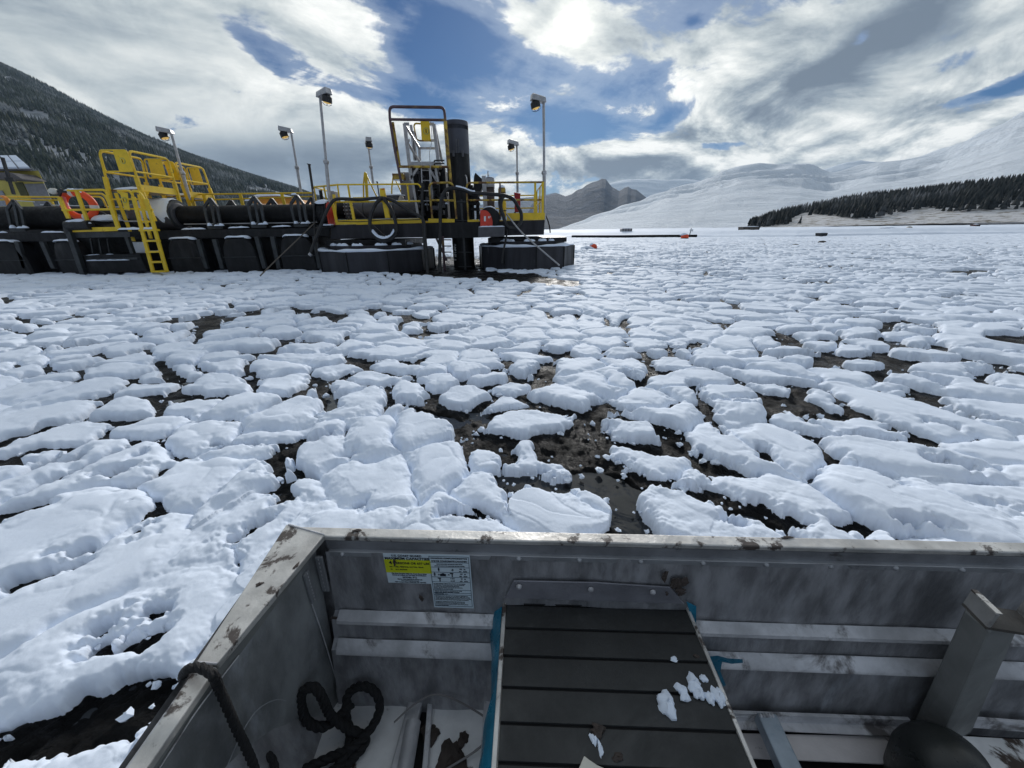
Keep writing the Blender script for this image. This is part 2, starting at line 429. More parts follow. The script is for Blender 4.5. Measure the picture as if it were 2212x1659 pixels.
# ------------------------------------------------------------------ snow floes, mud and water
SEG = [  # openings between the floes: two picture points on the mud and a half width in metres
 (600,893,665,848,.035),(700,838,725,898,.05),(875,878,1000,923,.09),(465,968,600,968,.012),(605,978,710,958,.06),
 (605,998,620,1083,.06),(620,1043,665,1038,.03),(0,973,100,933,.06),(0,1018,55,1013,.04),(75,1023,175,998,.03),
 (215,1038,325,1023,.03),(300,1003,320,988,.02),(265,928,295,923,.03),(350,783,370,828,.06),(370,818,395,823,.04),
 (0,778,40,768,.05),(75,823,150,813,.05),(70,755,185,758,.09),(15,718,100,728,.05),(370,703,450,688,.14),
 (440,693,465,713,.1),(475,693,565,678,.14),(635,673,740,693,.12),(810,673,900,698,.10),(925,728,1000,713,.12),
 (890,793,925,778,.07),(530,773,575,768,.05),(475,793,500,793,.04),(425,743,435,723,.05),(1062,958,1100,1003,.07),
 (1080,1013,1092,1060,.04),(340,1098,355,1118,.03),(715,643,760,643,.08),(580,633,615,628,.07),(511,1179,581,1143,.05),
 (514,1199,521,1246,.02),(301,1173,348,1113,.02),(221,1369,361,1329,.022),(281,1412,371,1382,.014),(130,1580,330,1520,.08),
 (0,1645,110,1600,.07),(50,1270,200,1230,.022),(20,1120,110,1110,.03),(200,1425,214,1412,.02),(120,1225,190,1205,.01),
 (1131,823,1201,798,.07),(1191,768,1231,778,.1),(1351,818,1386,838,.05),(1426,818,1456,808,.05),(1446,768,1506,748,.07),
 (1681,738,1731,763,.09),(1751,783,1936,783,.12),(1776,800,1866,808,.07),(1916,743,1966,763,.08),(1856,695,1906,703,.07),
 (1951,700,2006,705,.07),(1731,615,1781,613,.14),(2171,743,2212,738,.12),(2121,768,2212,783,.06),(1961,823,2036,843,.06),
 (1491,838,1556,948,.035),(1521,873,1656,893,.022),(1721,848,1711,898,.07),(1711,898,1791,913,.07),(1756,923,1791,933,.03),
 (1916,938,1946,940,.02),(1966,953,1986,978,.03),(1996,918,2056,933,.05),(2006,868,2081,898,.07),(2131,918,2212,933,.03),
 (1806,998,1926,1058,.035),(2006,1013,2096,1028,.07),(1526,1003,1586,1023,.05),(1376,978,1456,973,.05),(1436,945,1438,975,.03),
 (1190,985,1331,1012,.09),(1271,933,1286,923,.03),(1331,1030,1706,1143,.07),(2146,1108,2181,1108,.02),(1110,1040,1110,1120,.05),
 (960,1130,1060,1128,.045),(1300,1050,1360,1140,.12),(1120,1040,1330,1070,.09),(900,585,1100,600,.5),(1080,600,1210,612,.3),
 (940,560,1030,575,.7),(1120,640,1150,628,.1),(1205,640,1250,640,.1),(1340,640,1420,640,.04),(1580,660,1640,655,.05),
 (790,1100,800,1120,.01),(735,1000,770,990,.01),(1640,980,1650,1000,.02),(1650,520,1660,560,.01),(1850,560,1900,562,.2),(2050,590,2120,586,.2),
 (1300,590,1360,592,.1),(700,720,760,716,.04),(1010,760,1070,756,.03),(160,660,240,656,.06),(300,700,340,690,.05),
 (1560,1140,1600,1146,.02),(1800,1146,1880,1150,.008),(1940,1150,2010,1152,.008)]
WSEG = [(1120,1035,1300,1060,.10),(1290,1060,1380,1110,.15),(1360,1100,1620,1150,.10),(710,850,722,895,.03),(900,895,990,915,.05),(1100,1040,1110,1125,.03)]
ISL = [(1150,1108,1270,1112,.085)]
def segdist(X, Y_, s):   # distance to a segment, computed only near it
    a = Z(s[0], s[1], 0); b = Z(s[2], s[3], 0); m_ = s[4]*4+.4
    k = (X > min(a.x, b.x)-m_) & (X < max(a.x, b.x)+m_) & (Y_ > min(a.y, b.y)-m_) & (Y_ < max(a.y, b.y)+m_)
    out = np.full(X.shape, 99.); out[k] = _segdist(X[k], Y_[k], s); return out
def _segdist(X, Y_, s):
    a = Z(s[0], s[1], 0); b = Z(s[2], s[3], 0)
    dx, dy = b.x-a.x, b.y-a.y; L = dx*dx+dy*dy+1e-9
    t = np.clip(((X-a.x)*dx+(Y_-a.y)*dy)/L, 0, 1)
    return np.hypot(X-a.x-t*dx, Y_-a.y-t*dy)
def boat_mask(X, Y_):   # inside the boat's outline (with its flare)
    return (X > -.55+.045) & (Y_ < .60-.047*(X+.5)) & (Y_ > -1.2) & (X < 3.2)
def ground_fields():
    rs = [.42]
    while rs[-1] < 78: rs.append(rs[-1]*(1.0036 if rs[-1] < 14 else 1.0048))
    rs = np.array(rs); az = np.radians(np.arange(-98, 88, .15))
    Rr, A = np.meshgrid(rs, az, indexing='ij')
    X = Rr*np.sin(A); Yy = Rr*np.cos(A)
    # organic warp of the cell pattern
    wx = (fbm(X*.55, Yy*.55, 103, 2)-.5)*.6+(fbm(X*1.1, Yy*1.1, 3, 3)-.5)*.5+(fbm(X*5, Yy*5, 5, 3)-.5)*.13
    wy = (fbm(X*.55, Yy*.55, 113, 2)-.5)*.6+(fbm(X*1.1, Yy*1.1, 13, 3)-.5)*.5+(fbm(X*5, Yy*5, 15, 3)-.5)*.13
    xs = X+wx; ys = Yy+wy
    S1 = .45; f1, f2, id1 = voronoi(xs/S1, ys/(S1*.9), 21); e1 = (f2-f1)*S1*.5
    S2 = .21; g1, g2, id2 = voronoi(xs/S2+7.7, ys/S2, 31); e2 = (g2-g1)*S2*.5
    rough = (fbm(X*14, Yy*14, 41, 4, .6)-.5)
    low = fbm(X*.45, Yy*.45, 51, 3)-.5
    op = np.zeros_like(X)
    cut = np.full(X.shape, 9.)
    for s in SEG:
        d = segdist(X, Yy, s)
        cut = np.minimum(cut, d-s[4]*.62-.004)
        op = np.maximum(op, np.clip(1.25-d/(s[4]*1.7+.02), 0, 1.25)*(s[4]*1.1+.022))
    for s in ISL:
        d = segdist(X, Yy, s); op = op*sstep(s[4]*.9, s[4]*1.5, d); cut = np.where(d < s[4]*1.25, 9., cut)
    chunk = (id2 > .45)                                                   # small blocks left along the cracks
    gap = np.minimum(.013+low*.06+(vnoise(X*1.5+4, Yy*1.5, 57)-.5)*.12, .045)+.010*sstep(3.5, 11, Rr)+op*.8+.004*sstep(10,30,Rr)
    f = e1-gap+rough*.055+(fbm(X*34, Yy*34, 43, 2)-.5)*.012*np.clip(4/Rr, 0, 1)
    f = f+np.where(chunk, .35*e2, 0)*(op > .01)
    f = np.minimum(f, cut*.9+rough*.10+(vnoise(X*7, Yy*7, 47)-.5)*.05)
    for s in ISL:
        d = segdist(X, Yy, s); f = np.maximum(f, (s[4]-d)*.9+rough*.05)
    w = .075+.07*id1
    e1r = e1+rough*.03
    t = np.clip(e1r/w, 0, 1); dome = np.sqrt(1-(1-t)**2+1e-9)
    edge = np.sqrt(np.clip(1-(1-np.clip(f/.040, 0, 1))**2, 0, 1))
    t2 = np.clip((e2+rough*.02+.012)/.075, 0, 1); dome2 = np.sqrt(1-(1-t2)**2+1e-9)
    merge = sstep(.42, .62, vnoise(X*1.9+9, Yy*1.9, 77))                  # where blocks have run together
    lvl = .046+.040*id1+.03*low
    th = lvl*(.16+.84*np.maximum(dome, .62*merge))*(.80+.20*np.maximum(dome2, .9*(1-chunk*.8)*1.0))
    th = th*edge
    inner = np.clip(np.minimum(f, e1r+.03)/.13, 0, 1)
    th = th+((fbm(X*1.6, Yy*1.6, 61, 3)-.5)*.030+(id2-.5)*.012*dome2)*edge
    th = th+(fbm(X*11, Yy*11, 71, 4, .55)-.5)*(.020*(1-inner)+.002)*edge+(rough*.010)*(1-inner)*edge
    th = np.where(f > 0, np.maximum(th, .004), f*.6-.02)
    # farther out the broken field lies flatter
    far = sstep(14, 45, Rr)
    th = np.where(f > 0, th*(1-.35*far), th)
    th = np.where(boat_mask(X, Yy), -.3, th)
    # open slot under the dredge
    slot = (np.abs(X+1.75-(Yy-12)*.02) < 1.0) & (Yy > 10.6) & (Yy < 14.2)
    th = np.where(slot, -.05, th)
    return rs, X, Yy, th
rs_, GX, GY, GH = ground_fields()
def mud_h(X, Y_):
    h = (fbm(X*3.2, Y_*3.2, 81, 4)-.5)*.05+(fbm(X*17, Y_*17, 91, 4, .65)-.5)*.045*np.clip(3/np.maximum(np.hypot(X, Y_), .1), .25, 1)
    pool = np.zeros_like(X)
    for s in WSEG:
        pool = np.maximum(pool, 1-sstep(s[4]*.75, s[4]*1.25, segdist(X, Y_, s)+(fbm(X*9, Y_*9, 95, 2)-.5)*.05))
    h = h+.004
    h = h*(1-pool)-.05*pool
    h = np.where(boat_mask(X, Y_), -.3, h)
    return h
MH = mud_h(GX[::2, ::2], GY[::2, ::2])
snow = grid_mesh('snow_cover', GX, GY, np.where(GH > 0, GH+.004+(fbm(GX*3.2, GY*3.2, 81, 2)-.5)*.02, GH-.03), SNOW, keep=(GH > -.03), kind='stuff',
                 label='broken floes of white snow lying over the black mud', cat='snow')
ground_near = grid_mesh('ground', GX[::2, ::2], GY[::2, ::2], MH, MUD, kind='structure')
b = B()
for (x0, x1, y0, y1) in ((-26, 26, -3, 26),):
    b.add([(x0, y0, -.012), (x1, y0, -.012), (x1, y1, -.012), (x0, y1, -.012)], [(0, 1, 2, 3)])
tag(b.obj('water', WATER), kind='structure')
def crumbs(n, seed):
    rg = np.random.default_rng(seed); out = B(); k = 0; tries = 0
    r0 = rs_[0]; dl = math.log(1.0036)
    while k < n and tries < 60000:
        tries += 1
        rr = .9*math.exp(rg.uniform(0, 2.3)); a = rg.uniform(R(-62), R(62))
        i = int(math.log(rr/r0)/dl); j = int((math.degrees(a)+98)/.15)
        h = GH[i, j]
        if not (-.055 < h < .004) or GH[i, j] < -.2: continue
        s_ = (.006+.016*rg.uniform(0, 1)**3)*(1+rr*.10); x, y = rr*math.sin(a), rr*math.cos(a)
        if boat_mask(np.array([x]), np.array([y-.05]))[0]: continue
        vs = []; n_ = 7
        for q in range(4):
            th_ = math.pi*(.08+.30*q)
            for m_ in range(n_):
                ph_ = 2*math.pi*m_/n_; w = s_*rg.uniform(.55, 1.3)
                vs.append((x+math.sin(th_)*math.cos(ph_)*w, y+math.sin(th_)*math.sin(ph_)*w, .008+s_*.25+math.cos(th_)*w*.7))
        out.add(vs, [(q*n_+m_, q*n_+(m_+1) % n_, (q+1)*n_+(m_+1) % n_, (q+1)*n_+m_) for q in range(3) for m_ in range(n_)]+[tuple(range(n_))]); k += 1
    return tag(out.obj('snow_crumbs', SNOW, smooth=True), 'small crumbs of snow strewn along the dark cracks', 'snow', None, 'stuff')
crumbs(420, 4)
# plain beyond: one sheet to the horizon under everything
b = B(); b.add([(-9000, -9000, -.45), (9000, -9000, -.45), (9000, 9000, -.45), (-9000, 9000, -.45)], [(0, 1, 2, 3)])
tag(b.obj('plain', mat('plain_snow', (.75, .78, .84), .8, 0, .1, .02)), kind='structure')

# shore berm beyond the pond
def shore():
    A = np.linspace(R(-70), R(80), 900); nr = 26
    t = np.linspace(0, 1, nr)
    base = np.interp(np.degrees(A), [-70, -20, 8, 25, 36, 52, 80], [75, 62, 57.5, 52.5, 53, 71, 90])
    Rr = base[None, :]+np.array([0, .5, 1.2, 2, 2.8, 3.6, 4.4, 5.2, 6, 7, 8, 9, 10, 11, 12, 13, 15, 18, 24, 34, 50, 80, 120, 180, 260, 400])[:, None]
    AA = np.repeat(A[None, :], nr, 0); X = Rr*np.sin(AA); Y_ = Rr*np.cos(AA)
    d = Rr-base[None, :]
    h = -.1+.30*sstep(0, 1.2, d)+.42*sstep(3, 8, d)
    top = np.interp(np.degrees(A), [-70, 8, 36, 52, 80], [.55, .62, .72, .72, .7])
    h = h*(top/.62)[None, :]
    h += (fbm(X*.35, Y_*.35, 7, 4)-.5)*.16*sstep(0, 2, d)+(fbm(X*1.7, Y_*1.7, 9, 4)-.5)*.09*sstep(0, 2, d)
    grid_mesh('snow_bank', X, Y_, h, SNOW, kind='structure')
shore()

# ------------------------------------------------------------------ hills
def prof(pts, az, extra=0.):
    a = np.array([AE(*p) for p in pts]); i = np.argsort(a[:, 0])
    return np.interp(az, a[i, 0], a[i, 1]+extra)
def hill(name, pts, az0, az1, na, keys, m_, seed, amp=.1, nsc=1/120., ter=None, extra=0., el0=-.001):
    """keys: (distance, share of the crest's height); crest elevation follows pts"""
    az = np.linspace(R(az0), R(az1), na)
    kr = [k[0] for k in keys]; kf = [k[1] for k in keys]; top = kr[kf.index(max(kf))]
    rr = np.unique(np.concatenate([np.geomspace(kr[0], kr[-1], 150), [top]]))
    Rr, A = np.meshgrid(rr, az, indexing='ij')
    zc = H+top*np.tan(np.maximum(prof(pts, az, extra), el0))
    fn = lambda X, Y_: None
    def height(Rr, A):
        X = Rr*np.sin(A); Y_ = Rr*np.cos(A)
        zt = H+top*np.tan(np.maximum(prof(pts, A.reshape(-1), extra).reshape(A.shape), el0))
        fr = np.interp(Rr.reshape(-1), kr, kf).reshape(Rr.shape)
        z = zt*fr
        n = (fbm(X*nsc, Y_*nsc, seed, 5, .5)-.5)
        damp = np.clip((top-Rr)/top*4, 0, 1)*np.clip((Rr-kr[0])/top*4, 0, 1)
        z = z+n*zt*amp*damp
        if ter:
            st, am = ter
            ph = z/st+(fbm(X/400., Y_/400., seed+3, 3)-.5)*2.5
            tt = ph % 1.; z = z+am*st*(sstep(.5, 1., tt)-tt)*np.clip(zt/60, 0, 1)*np.clip(damp*3+.2, 0, 1)*sstep(.30, .55, fr+(fbm(X/180., Y_/180., seed+8, 3)-.5)*.3)
        return X, Y_, z
    X, Y_, z = height(Rr, A)
    grid_mesh(name, X, Y_, z, m_, kind='structure')
    return height
def forest(name, height, n, az0, az1, r0, r1, hgt, accept, m_, seed, label):
    rg = np.random.default_rng(seed)
    A = rg.uniform(R(az0), R(az1), n); Rr = np.sqrt(rg.uniform(r0*r0, r1*r1, n))
    X, Y_, z = height(Rr[None], A[None]); X, Y_, z = X[0], Y_[0], z[0]
    el = np.arctan2(z-H, Rr); d = el
    # back to picture coordinates only to know which slope the photograph shows bare
    k = accept(A, el, X, Y_, rg.uniform(0, 1, n), Rr)
    X, Y_, z = X[k], Y_[k], z[k]; n = len(X)
    hh = hgt*rg.uniform(.55, 1.25, n); w = hh*rg.uniform(.16, .24, n)
    ang = rg.uniform(0, 6.28, n); ns = 5
    V = np.zeros((n, 2*(ns+1), 3)); 
    for t, (zb, zt, ws) in enumerate(((.08, .72, 1.), (.42, 1.0, .62))):
        for j in range(ns):
            a = ang+2*math.pi*j/ns+t*.6; jit = rg.uniform(.75, 1.2, n)
            V[:, t*(ns+1)+j] = np.stack([X+np.cos(a)*w*ws*jit, Y_+np.sin(a)*w*ws*jit, z+hh*(zb+rg.uniform(-.05, .05, n))], -1)
        V[:, t*(ns+1)+ns] = np.stack([X, Y_, z+hh*zt], -1)
    base = np.arange(n)[:, None, None]*2*(ns+1)
    T = np.array([[t*(ns+1)+j, t*(ns+1)+(j+1) % ns, t*(ns+1)+ns] for t in range(2) for j in range(ns)])[None]
    tri = (base+T).reshape(-1, 3)
    me = bpy.data.meshes.new(name); co = V.reshape(-1, 3).astype(np.float32)
    me.vertices.add(len(co)); me.vertices.foreach_set('co', co.reshape(-1))
    me.loops.add(tri.size); me.loops.foreach_set('vertex_index', tri.reshape(-1).astype(np.int32))
    me.polygons.add(len(tri)); me.polygons.foreach_set('loop_start', np.arange(0, tri.size, 3, dtype=np.int32))
    me.update(calc_edges=True); me.materials.append(m_)
    o = bpy.data.objects.new(name, me); COL.objects.link(o); return tag(o, label, 'forest', None, 'stuff')
def _tree(g, b, c1, c2, c3):
    ge = g.node('ShaderNodeNewGeometry')
    c = g.ramp(ge.outputs['Random Per Island'], [(0, c1), (.75, c2), (1, c3)])
    oc = g.node('ShaderNodeTexCoord').outputs['Object']
    patch = g.mr(g.noise(g.vm('MULTIPLY', oc, (1, 1, .6)), .011, 6, .68), .40, .62, 0, 1)
    c = g.mix(g.m('MULTIPLY', patch, .55), c, tuple(k*1.7+.016 for k in c2))
    up_ = g.node('ShaderNodeSeparateXYZ'); g.l.new(ge.outputs['Normal'], up_.inputs[0])
    sn = g.m('MULTIPLY', g.mr(up_.outputs[2], .1, .6, 0, 1), g.mr(g.noise(oc, .02, 6, .7), .46, .66, 0, .30))
    c = g.mix(sn, c, (.6, .63, .68)); g.l.new(c, b.inputs['Base Color']); b.inputs['Roughness'].default_value = .9
    b.inputs['Specular IOR Level'].default_value = .1
CONA = mlink('conifer_green', lambda g, b: _tree(g, b, (.010, .017, .014), (.022, .032, .022), (.060, .064, .034)))
CONB = mlink('conifer_dark', lambda g, b: _tree(g, b, (.012, .016, .018), (.022, .026, .026), (.035, .038, .034)))
def _hillg(g, b, c1, c2, sc, thr, strx=(1, 1, 1), bump=3., bsc=.03):
    oc = g.vm('MULTIPLY', g.node('ShaderNodeTexCoord').outputs['Object'], strx)
    n = g.noise(oc, sc, 8, .65)
    g.l.new(g.mix(g.mr(n, thr-.07, thr+.07, 0, 1), c1, c2), b.inputs['Base Color']); b.inputs['Roughness'].default_value = .85
    b.inputs['Specular IOR Level'].default_value = .15
    bn = g.node('ShaderNodeBump'); bn.inputs['Distance'].default_value = bump; bn.inputs['Strength'].default_value = 1
    g.l.new(g.noise(oc, bsc, 9, .68), bn.inputs['Height']); g.l.new(bn.outputs[0], b.inputs['Normal'])
HG1 = mlink('wooded_slope', lambda g, b: _hillg(g, b, (.34, .36, .39), (.10, .11, .10), .02, .55))
def _snowslope(g, b):
    oc = g.node('ShaderNodeTexCoord').outputs['Object']
    sx = g.node('ShaderNodeSeparateXYZ'); g.inp(sx.inputs[0], oc)
    st = g.vm('MULTIPLY', oc, (.006, .006, .075))
    n = g.noise(st, 1.0, 8, .66, .3)
    lines = g.m('MULTIPLY', g.mr(n, .60, .70, 0, 1), g.mr(g.noise(g.vm('MULTIPLY', oc, (.03, .03, .03)), 1., 6, .7), .45, .62, 0, .7))
    hi = g.mr(sx.outputs[2], 25, 80, .12, 1)
    c = g.mix(g.m('MULTIPLY', lines, hi), (.80, .86, .93), (.24, .26, .30))
    g.l.new(c, b.inputs['Base Color']); b.inputs['Roughness'].default_value = .85; b.inputs['Specular IOR Level'].default_value = .15
    bn = g.node('ShaderNodeBump'); bn.inputs['Distance'].default_value = 16.; bn.inputs['Strength'].default_value = 1
    g.l.new(g.noise(g.vm('MULTIPLY', oc, (.022, .010, .03)), 1., 10, .66, .3), bn.inputs['Height']); g.l.new(bn.outputs[0], b.inputs['Normal'])
HG2 = mlink('snow_slope', _snowslope)
HG3 = mlink('grassy_snow', lambda g, b: _hillg(g, b, (.62, .62, .63), (.22, .19, .15), .35, .56, (1, 1, 1), 1., .3))
HG4 = mlink('far_wooded_hazed', lambda g, b: _hillg(g, b, (.003, .009, .024), (.012, .026, .055), .012, .56, (1, 1, .4), 60., .006))  # blue of the distance haze is put into the base colour too

# wooded hill on the left
LH = [(-260, 40), (-120, 80), (0, 135), (100, 180), (200, 235), (300, 285), (400, 330), (500, 365), (600, 395), (650, 410), (700, 428), (760, 452), (840, 495), (1000, 500)]
hl = hill('wooded_hill', LH, -75, -6, 420, [(420, .004), (520, .08), (1000, .52), (1700, 1.0), (2200, .8)], HG1, 5, .20, 1/260., extra=-.005)
def inpoly(px, py, poly):
    res = np.zeros(px.shape, bool); n = len(poly)
    for i in range(n):
        x1, y1 = poly[i]; x2, y2 = poly[(i+1) % n]
        c = ((y1 > py) != (y2 > py)) & (px < (x2-x1)*(py-y1)/((y2-y1)+1e-9)+x1); res ^= c
    return res
CLEAR = [[(40, 238), (108, 248), (112, 262), (60, 256)], [(205, 270), (275, 282), (278, 290), (215, 278)], [(245, 375), (264, 372), (266, 398), (250, 392)],
         [(515, 398), (600, 412), (560, 414), (520, 404)], [(545, 402), (650, 420), (610, 424)], [(440, 376), (475, 384), (470, 388)], [(10, 165), (30, 168), (28, 174), (8, 171)],
         [(430, 325), (448, 326), (446, 334), (432, 332)], [(255, 300), (280, 306), (276, 312), (258, 306)], [(560, 392), (586, 398), (576, 402)]]
def grow(poly, k):
    cx = sum(q[0] for q in poly)/len(poly); cy = sum(q[1] for q in poly)/len(poly)
    return [(cx+(q[0]-cx)*1.05, cy+(q[1]-cy)*1.2+(k if q[1] > cy else 0)) for q in poly]
CLAE = [[AE(*q) for q in grow(poly, 6)] for poly in CLEAR]
def accL(A, el, X, Y_, u, Rr):
    k = np.ones(A.shape, bool)
    for poly in CLAE: k &= ~inpoly(A, el, poly)
    thin = fbm(X/70., Y_/70., 77, 4)
    return k & (u < np.where(thin > .60, .35, 1.))
forest('hill_forest', hl, 100000, -58, -14, 430, 1780, 10.5, accL, CONA, 3, 'dense green and grey conifers covering the hillside on the left, thinly dusted with snow')

# snowy mine slopes on the right
RS = [(1150, 505), (1193, 499), (1240, 482), (1300, 458), (1390, 428), (1450, 405), (1500, 395), (1540, 378), (1562, 368), (1600, 358), (1640, 352), (1700, 350), (1745, 352), (1775, 362), (1800, 368), (1850, 358), (1900, 348), (1950, 342), (2000, 330), (2050, 316), (2090, 298), (2150, 270), (2212, 240), (2300, 205), (2450, 190), (2600, 240)]
hr = hill('snowy_slope', RS, 3, 72, 700, [(300, .005), (420, .10), (760, .44), (1000, .62), (1300, 1.0), (1500, .97), (2200, .7)], HG2, 11, .06, 1/90., ter=(26., 1.7))
FS = [(1180, 500), (1230, 480), (1265, 430), (1290, 402), (1315, 396), (1350, 388), (1400, 386), (1440, 389), (1480, 386), (1520, 391), (1570, 372), (1640, 372), (1760, 372), (1800, 358), (1830, 350), (1860, 345), (1890, 350), (1960, 352)]
hill('far_snow_ridge', FS, 4, 46, 300, [(3450, .0), (4600, .97), (4700, 1.0), (5400, .8)], HG2, 15, .10, 1/500., ter=(60., .6))
MT = [(1120, 500), (1150, 440), (1178, 425), (1190, 420), (1205, 418), (1222, 424), (1236, 419), (1246, 411), (1258, 407), (1268, 399), (1280, 394), (1290, 391), (1300, 386), (1309, 387), (1314, 394), (1322, 404), (1338, 413), (1348, 406), (1357, 403), (1364, 408), (1375, 410), (1395, 426), (1430, 445), (1500, 480)]
hill('dark_mountain', MT, -8, 24, 300, [(1900, .02), (2300, .30), (2700, .75), (3000, 1.0), (3400, .8)], HG4, 19, .12, 1/420.)
ML = [(600, 470), (800, 470), (1000, 450), (1100, 430), (1165, 424), (1200, 416), (1215, 422), (1240, 440), (1300, 470)]
hill('distant_mountain', ML, -30, 16, 160, [(3600, .0), (5400, 1.0), (6200, .8)], HG4, 23, .2, 1/900.)
# nearer wooded rise on the right
NR = [(1520, 500), (1580, 494), (1625, 484), (1660, 468), (1700, 458), (1760, 447), (1850, 430), (1930, 421), (2000, 414), (2100, 402), (2212, 392), (2400, 370), (2600, 360)]
hn = hill('near_rise', NR, 24, 70, 400, [(170, .02), (260, .22), (420, .42), (800, .80), (1150, 1.0), (1500, .9)], HG3, 29, .08, 1/100., extra=-.004)
FP = [[(1600, 498), (1625, 486), (1660, 470), (1700, 460), (1760, 449), (1850, 432), (2000, 414), (2212, 392), (2500, 366), (2500, 420), (2212, 446), (2130, 449), (2060, 456), (2000, 447), (1950, 456), (1900, 467), (1840, 468), (1800, 462), (1760, 460), (1720, 472), (1690, 482), (1650, 494)],
      [(1640, 494), (1700, 478), (1760, 480), (1850, 478), (1905, 484), (1990, 482), (2000, 491), (1640, 499)]]
FPA = [[AE(*q) for q in poly] for poly in FP]
BARE = [[AE(*q) for q in poly] for poly in [[(1640, 470), (1662, 460), (1668, 466), (1645, 478)], [(1700, 472), (1740, 455), (1760, 458), (1712, 480)], [(1768, 432), (1830, 424), (1800, 437), (1775, 440)]]]
def accR(A, el, X, Y_, u, Rr):
    e = el+.004
    thin = fbm(X/60., Y_/60., 91, 4)
    k = (inpoly(A, e, FPA[0]) & (u < np.clip(1.75-thin*2.1, .12, 1))) | (inpoly(A, e, FPA[1]) & (u < .35))
    for q in BARE: k &= ~inpoly(A, e, q)
    return k
forest('rise_forest', hn, 95000, 24, 54, 180, 1170, 4.4, accR, CONB, 9, 'dark snow-dusted conifers in a band along the low rise on the right')

# ------------------------------------------------------------------ small helpers for placed things
def snow_strip(pts, w, h, parent, seed=1, name='snow_cap'):
    """a lumpy strip of snow lying along pts; w across (depth), h high"""
    rg = random.Random(seed); path = []
    pts = [Vector(p) for p in pts]
    for i in range(len(pts)-1):
        n = max(4, int((pts[i+1]-pts[i]).length/(w*.55)))
        for k in range(n): path.append(lerp(pts[i], pts[i+1], k/n))
    path.append(pts[-1]); n = len(path); vs = []; ns = 8; b = B()
    for i, p in enumerate(path):
        t = (path[min(i+1, n-1)]-path[max(i-1, 0)]).normalized(); side = Vector((0, 0, 1)).cross(t)
        if side.length < 1e-4: side = Vector((0, 1, 0))
        side.normalize(); e = min(1, .35+min(i, n-1-i)*.5); q = rg.uniform(.7, 1.15)
        for k in range(ns):
            a = math.pi*k/(ns-1); vs.append(p+side*(math.cos(a)*w/2*e*rg.uniform(.9, 1.1))+Vector((0, 0, math.sin(a)*h*e*q)))
    fs = [(i*ns+k, i*ns+k+1, (i+1)*ns+k+1, (i+1)*ns+k) for i in range(n-1) for k in range(ns-1)]
    fs += [(i*ns+ns-1, i*ns, (i+1)*ns, (i+1)*ns+ns-1) for i in range(n-1)]
    fs += [tuple(range(ns)), tuple((n-1)*ns+k for k in range(ns))]
    b.add(vs, fs); return b.obj(name, SNOW, parent, smooth=True)
def blob_mesh(c, rx, ry, rz, seed, rough=.25, n=14, m_=12, flat=True):
    rg = random.Random(seed); ph = [rg.uniform(0, 6.28) for _ in range(8)]
    b = B(); vs = []; c = Vector(c)
    for i in range(m_+1):
        th = math.pi*i/m_
        for k in range(n):
            a = 2*math.pi*k/n
            q = 1+rough*(.5*math.sin(2*a+ph[0]+th)+.4*math.sin(3*a+ph[1]-2*th)+.4*math.sin(5*a+ph[2]+th*3)+rg.uniform(-.3, .3))
            x, y, z = math.sin(th)*math.cos(a)*rx*q, math.sin(th)*math.sin(a)*ry*q, math.cos(th)*rz*(1+rough*.4*rg.uniform(-1, 1))
            if flat and z < 0: z *= .25
            vs.append(c+Vector((x, y, z)))
    fs = [(i*n+k, i*n+(k+1) % n, (i+1)*n+(k+1) % n, (i+1)*n+k) for i in range(m_) for k in range(n)]
    return b.add(vs, fs)
def text(s, size, mtx, m_, parent, name='lettering', align='CENTER', bold=0.0, ext=.0003):
    cu = bpy.data.curves.new('t', 'FONT'); cu.body = s; cu.size = size; cu.align_x = align; cu.align_y = 'CENTER'; cu.offset = bold; cu.extrude = ext
    cu.resolution_u = 3
    o = bpy.data.objects.new('t', cu); COL.objects.link(o)
    dg = bpy.context.evaluated_depsgraph_get(); me = bpy.data.meshes.new_from_object(o.evaluated_get(dg))
    bpy.data.objects.remove(o); me.transform(mtx); me.materials.clear(); me.materials.append(m_); me.name = name
    o = bpy.data.objects.new(name, me); COL.objects.link(o)
    if parent:
        o.parent = parent
        if parent.type == 'EMPTY': o.matrix_parent_inverse = Matrix.Translation(-parent.location)
    return o
def join_into(objs, name):
    """several lettering meshes of one sign become its one lettering part"""
    bm = bmesh.new()
    for o in objs: bm.from_mesh(o.data)
    first = objs[0]; bm.to_mesh(first.data); bm.free()
    for o in objs[1:]: bpy.data.objects.remove(o)
    first.name = name; return first

# ------------------------------------------------------------------ dredge barge
Y0 = 12.
bg_ = empty('dredge_barge', (-2, 13.5, 0), 'black steel dredge barge on two round pontoons with yellow deck rails', 'barge')
def P2(px, py, y=Y0): return P(px, py, y)
# main deck box
b = B(); q = [P2(714.5, 517), P2(1175, 507), P2(1177, 475), P2(714.5, 487)]
b.poly([(k.x, Y0, k.z) for k in q], (0, 4.4, 0)); b.obj('deck_box', HULL, bg_, bevel=.012)
b = B(); q = [P2(915, 516), P2(1036, 513), P2(1036, 479), P2(915, 482)]
b.poly([(k.x, Y0-.03, k.z) for k in q], (0, .028, 0)); b.obj('front_plate', BLACK, bg_)
ZD = P2(900, 481).z
# toe boards
for (xa, ya, yb, xb, yc, yd) in ((725, 475.5, 485.5, 910, 471.5, 480.8), (925, 472, 480, 982, 473, 481), (1010, 475, 482, 1034, 474, 480), (1095, 460.3, 475, 1177, 459.5, 474.5)):
    b = B(); b.poly([P2(xa, yb, Y0-.02), P2(xb, yd, Y0-.02), P2(xb, yc, Y0-.02), P2(xa, ya, Y0-.02)], (0, .015, 0)); b.obj('toe_board', YEL, bg_)
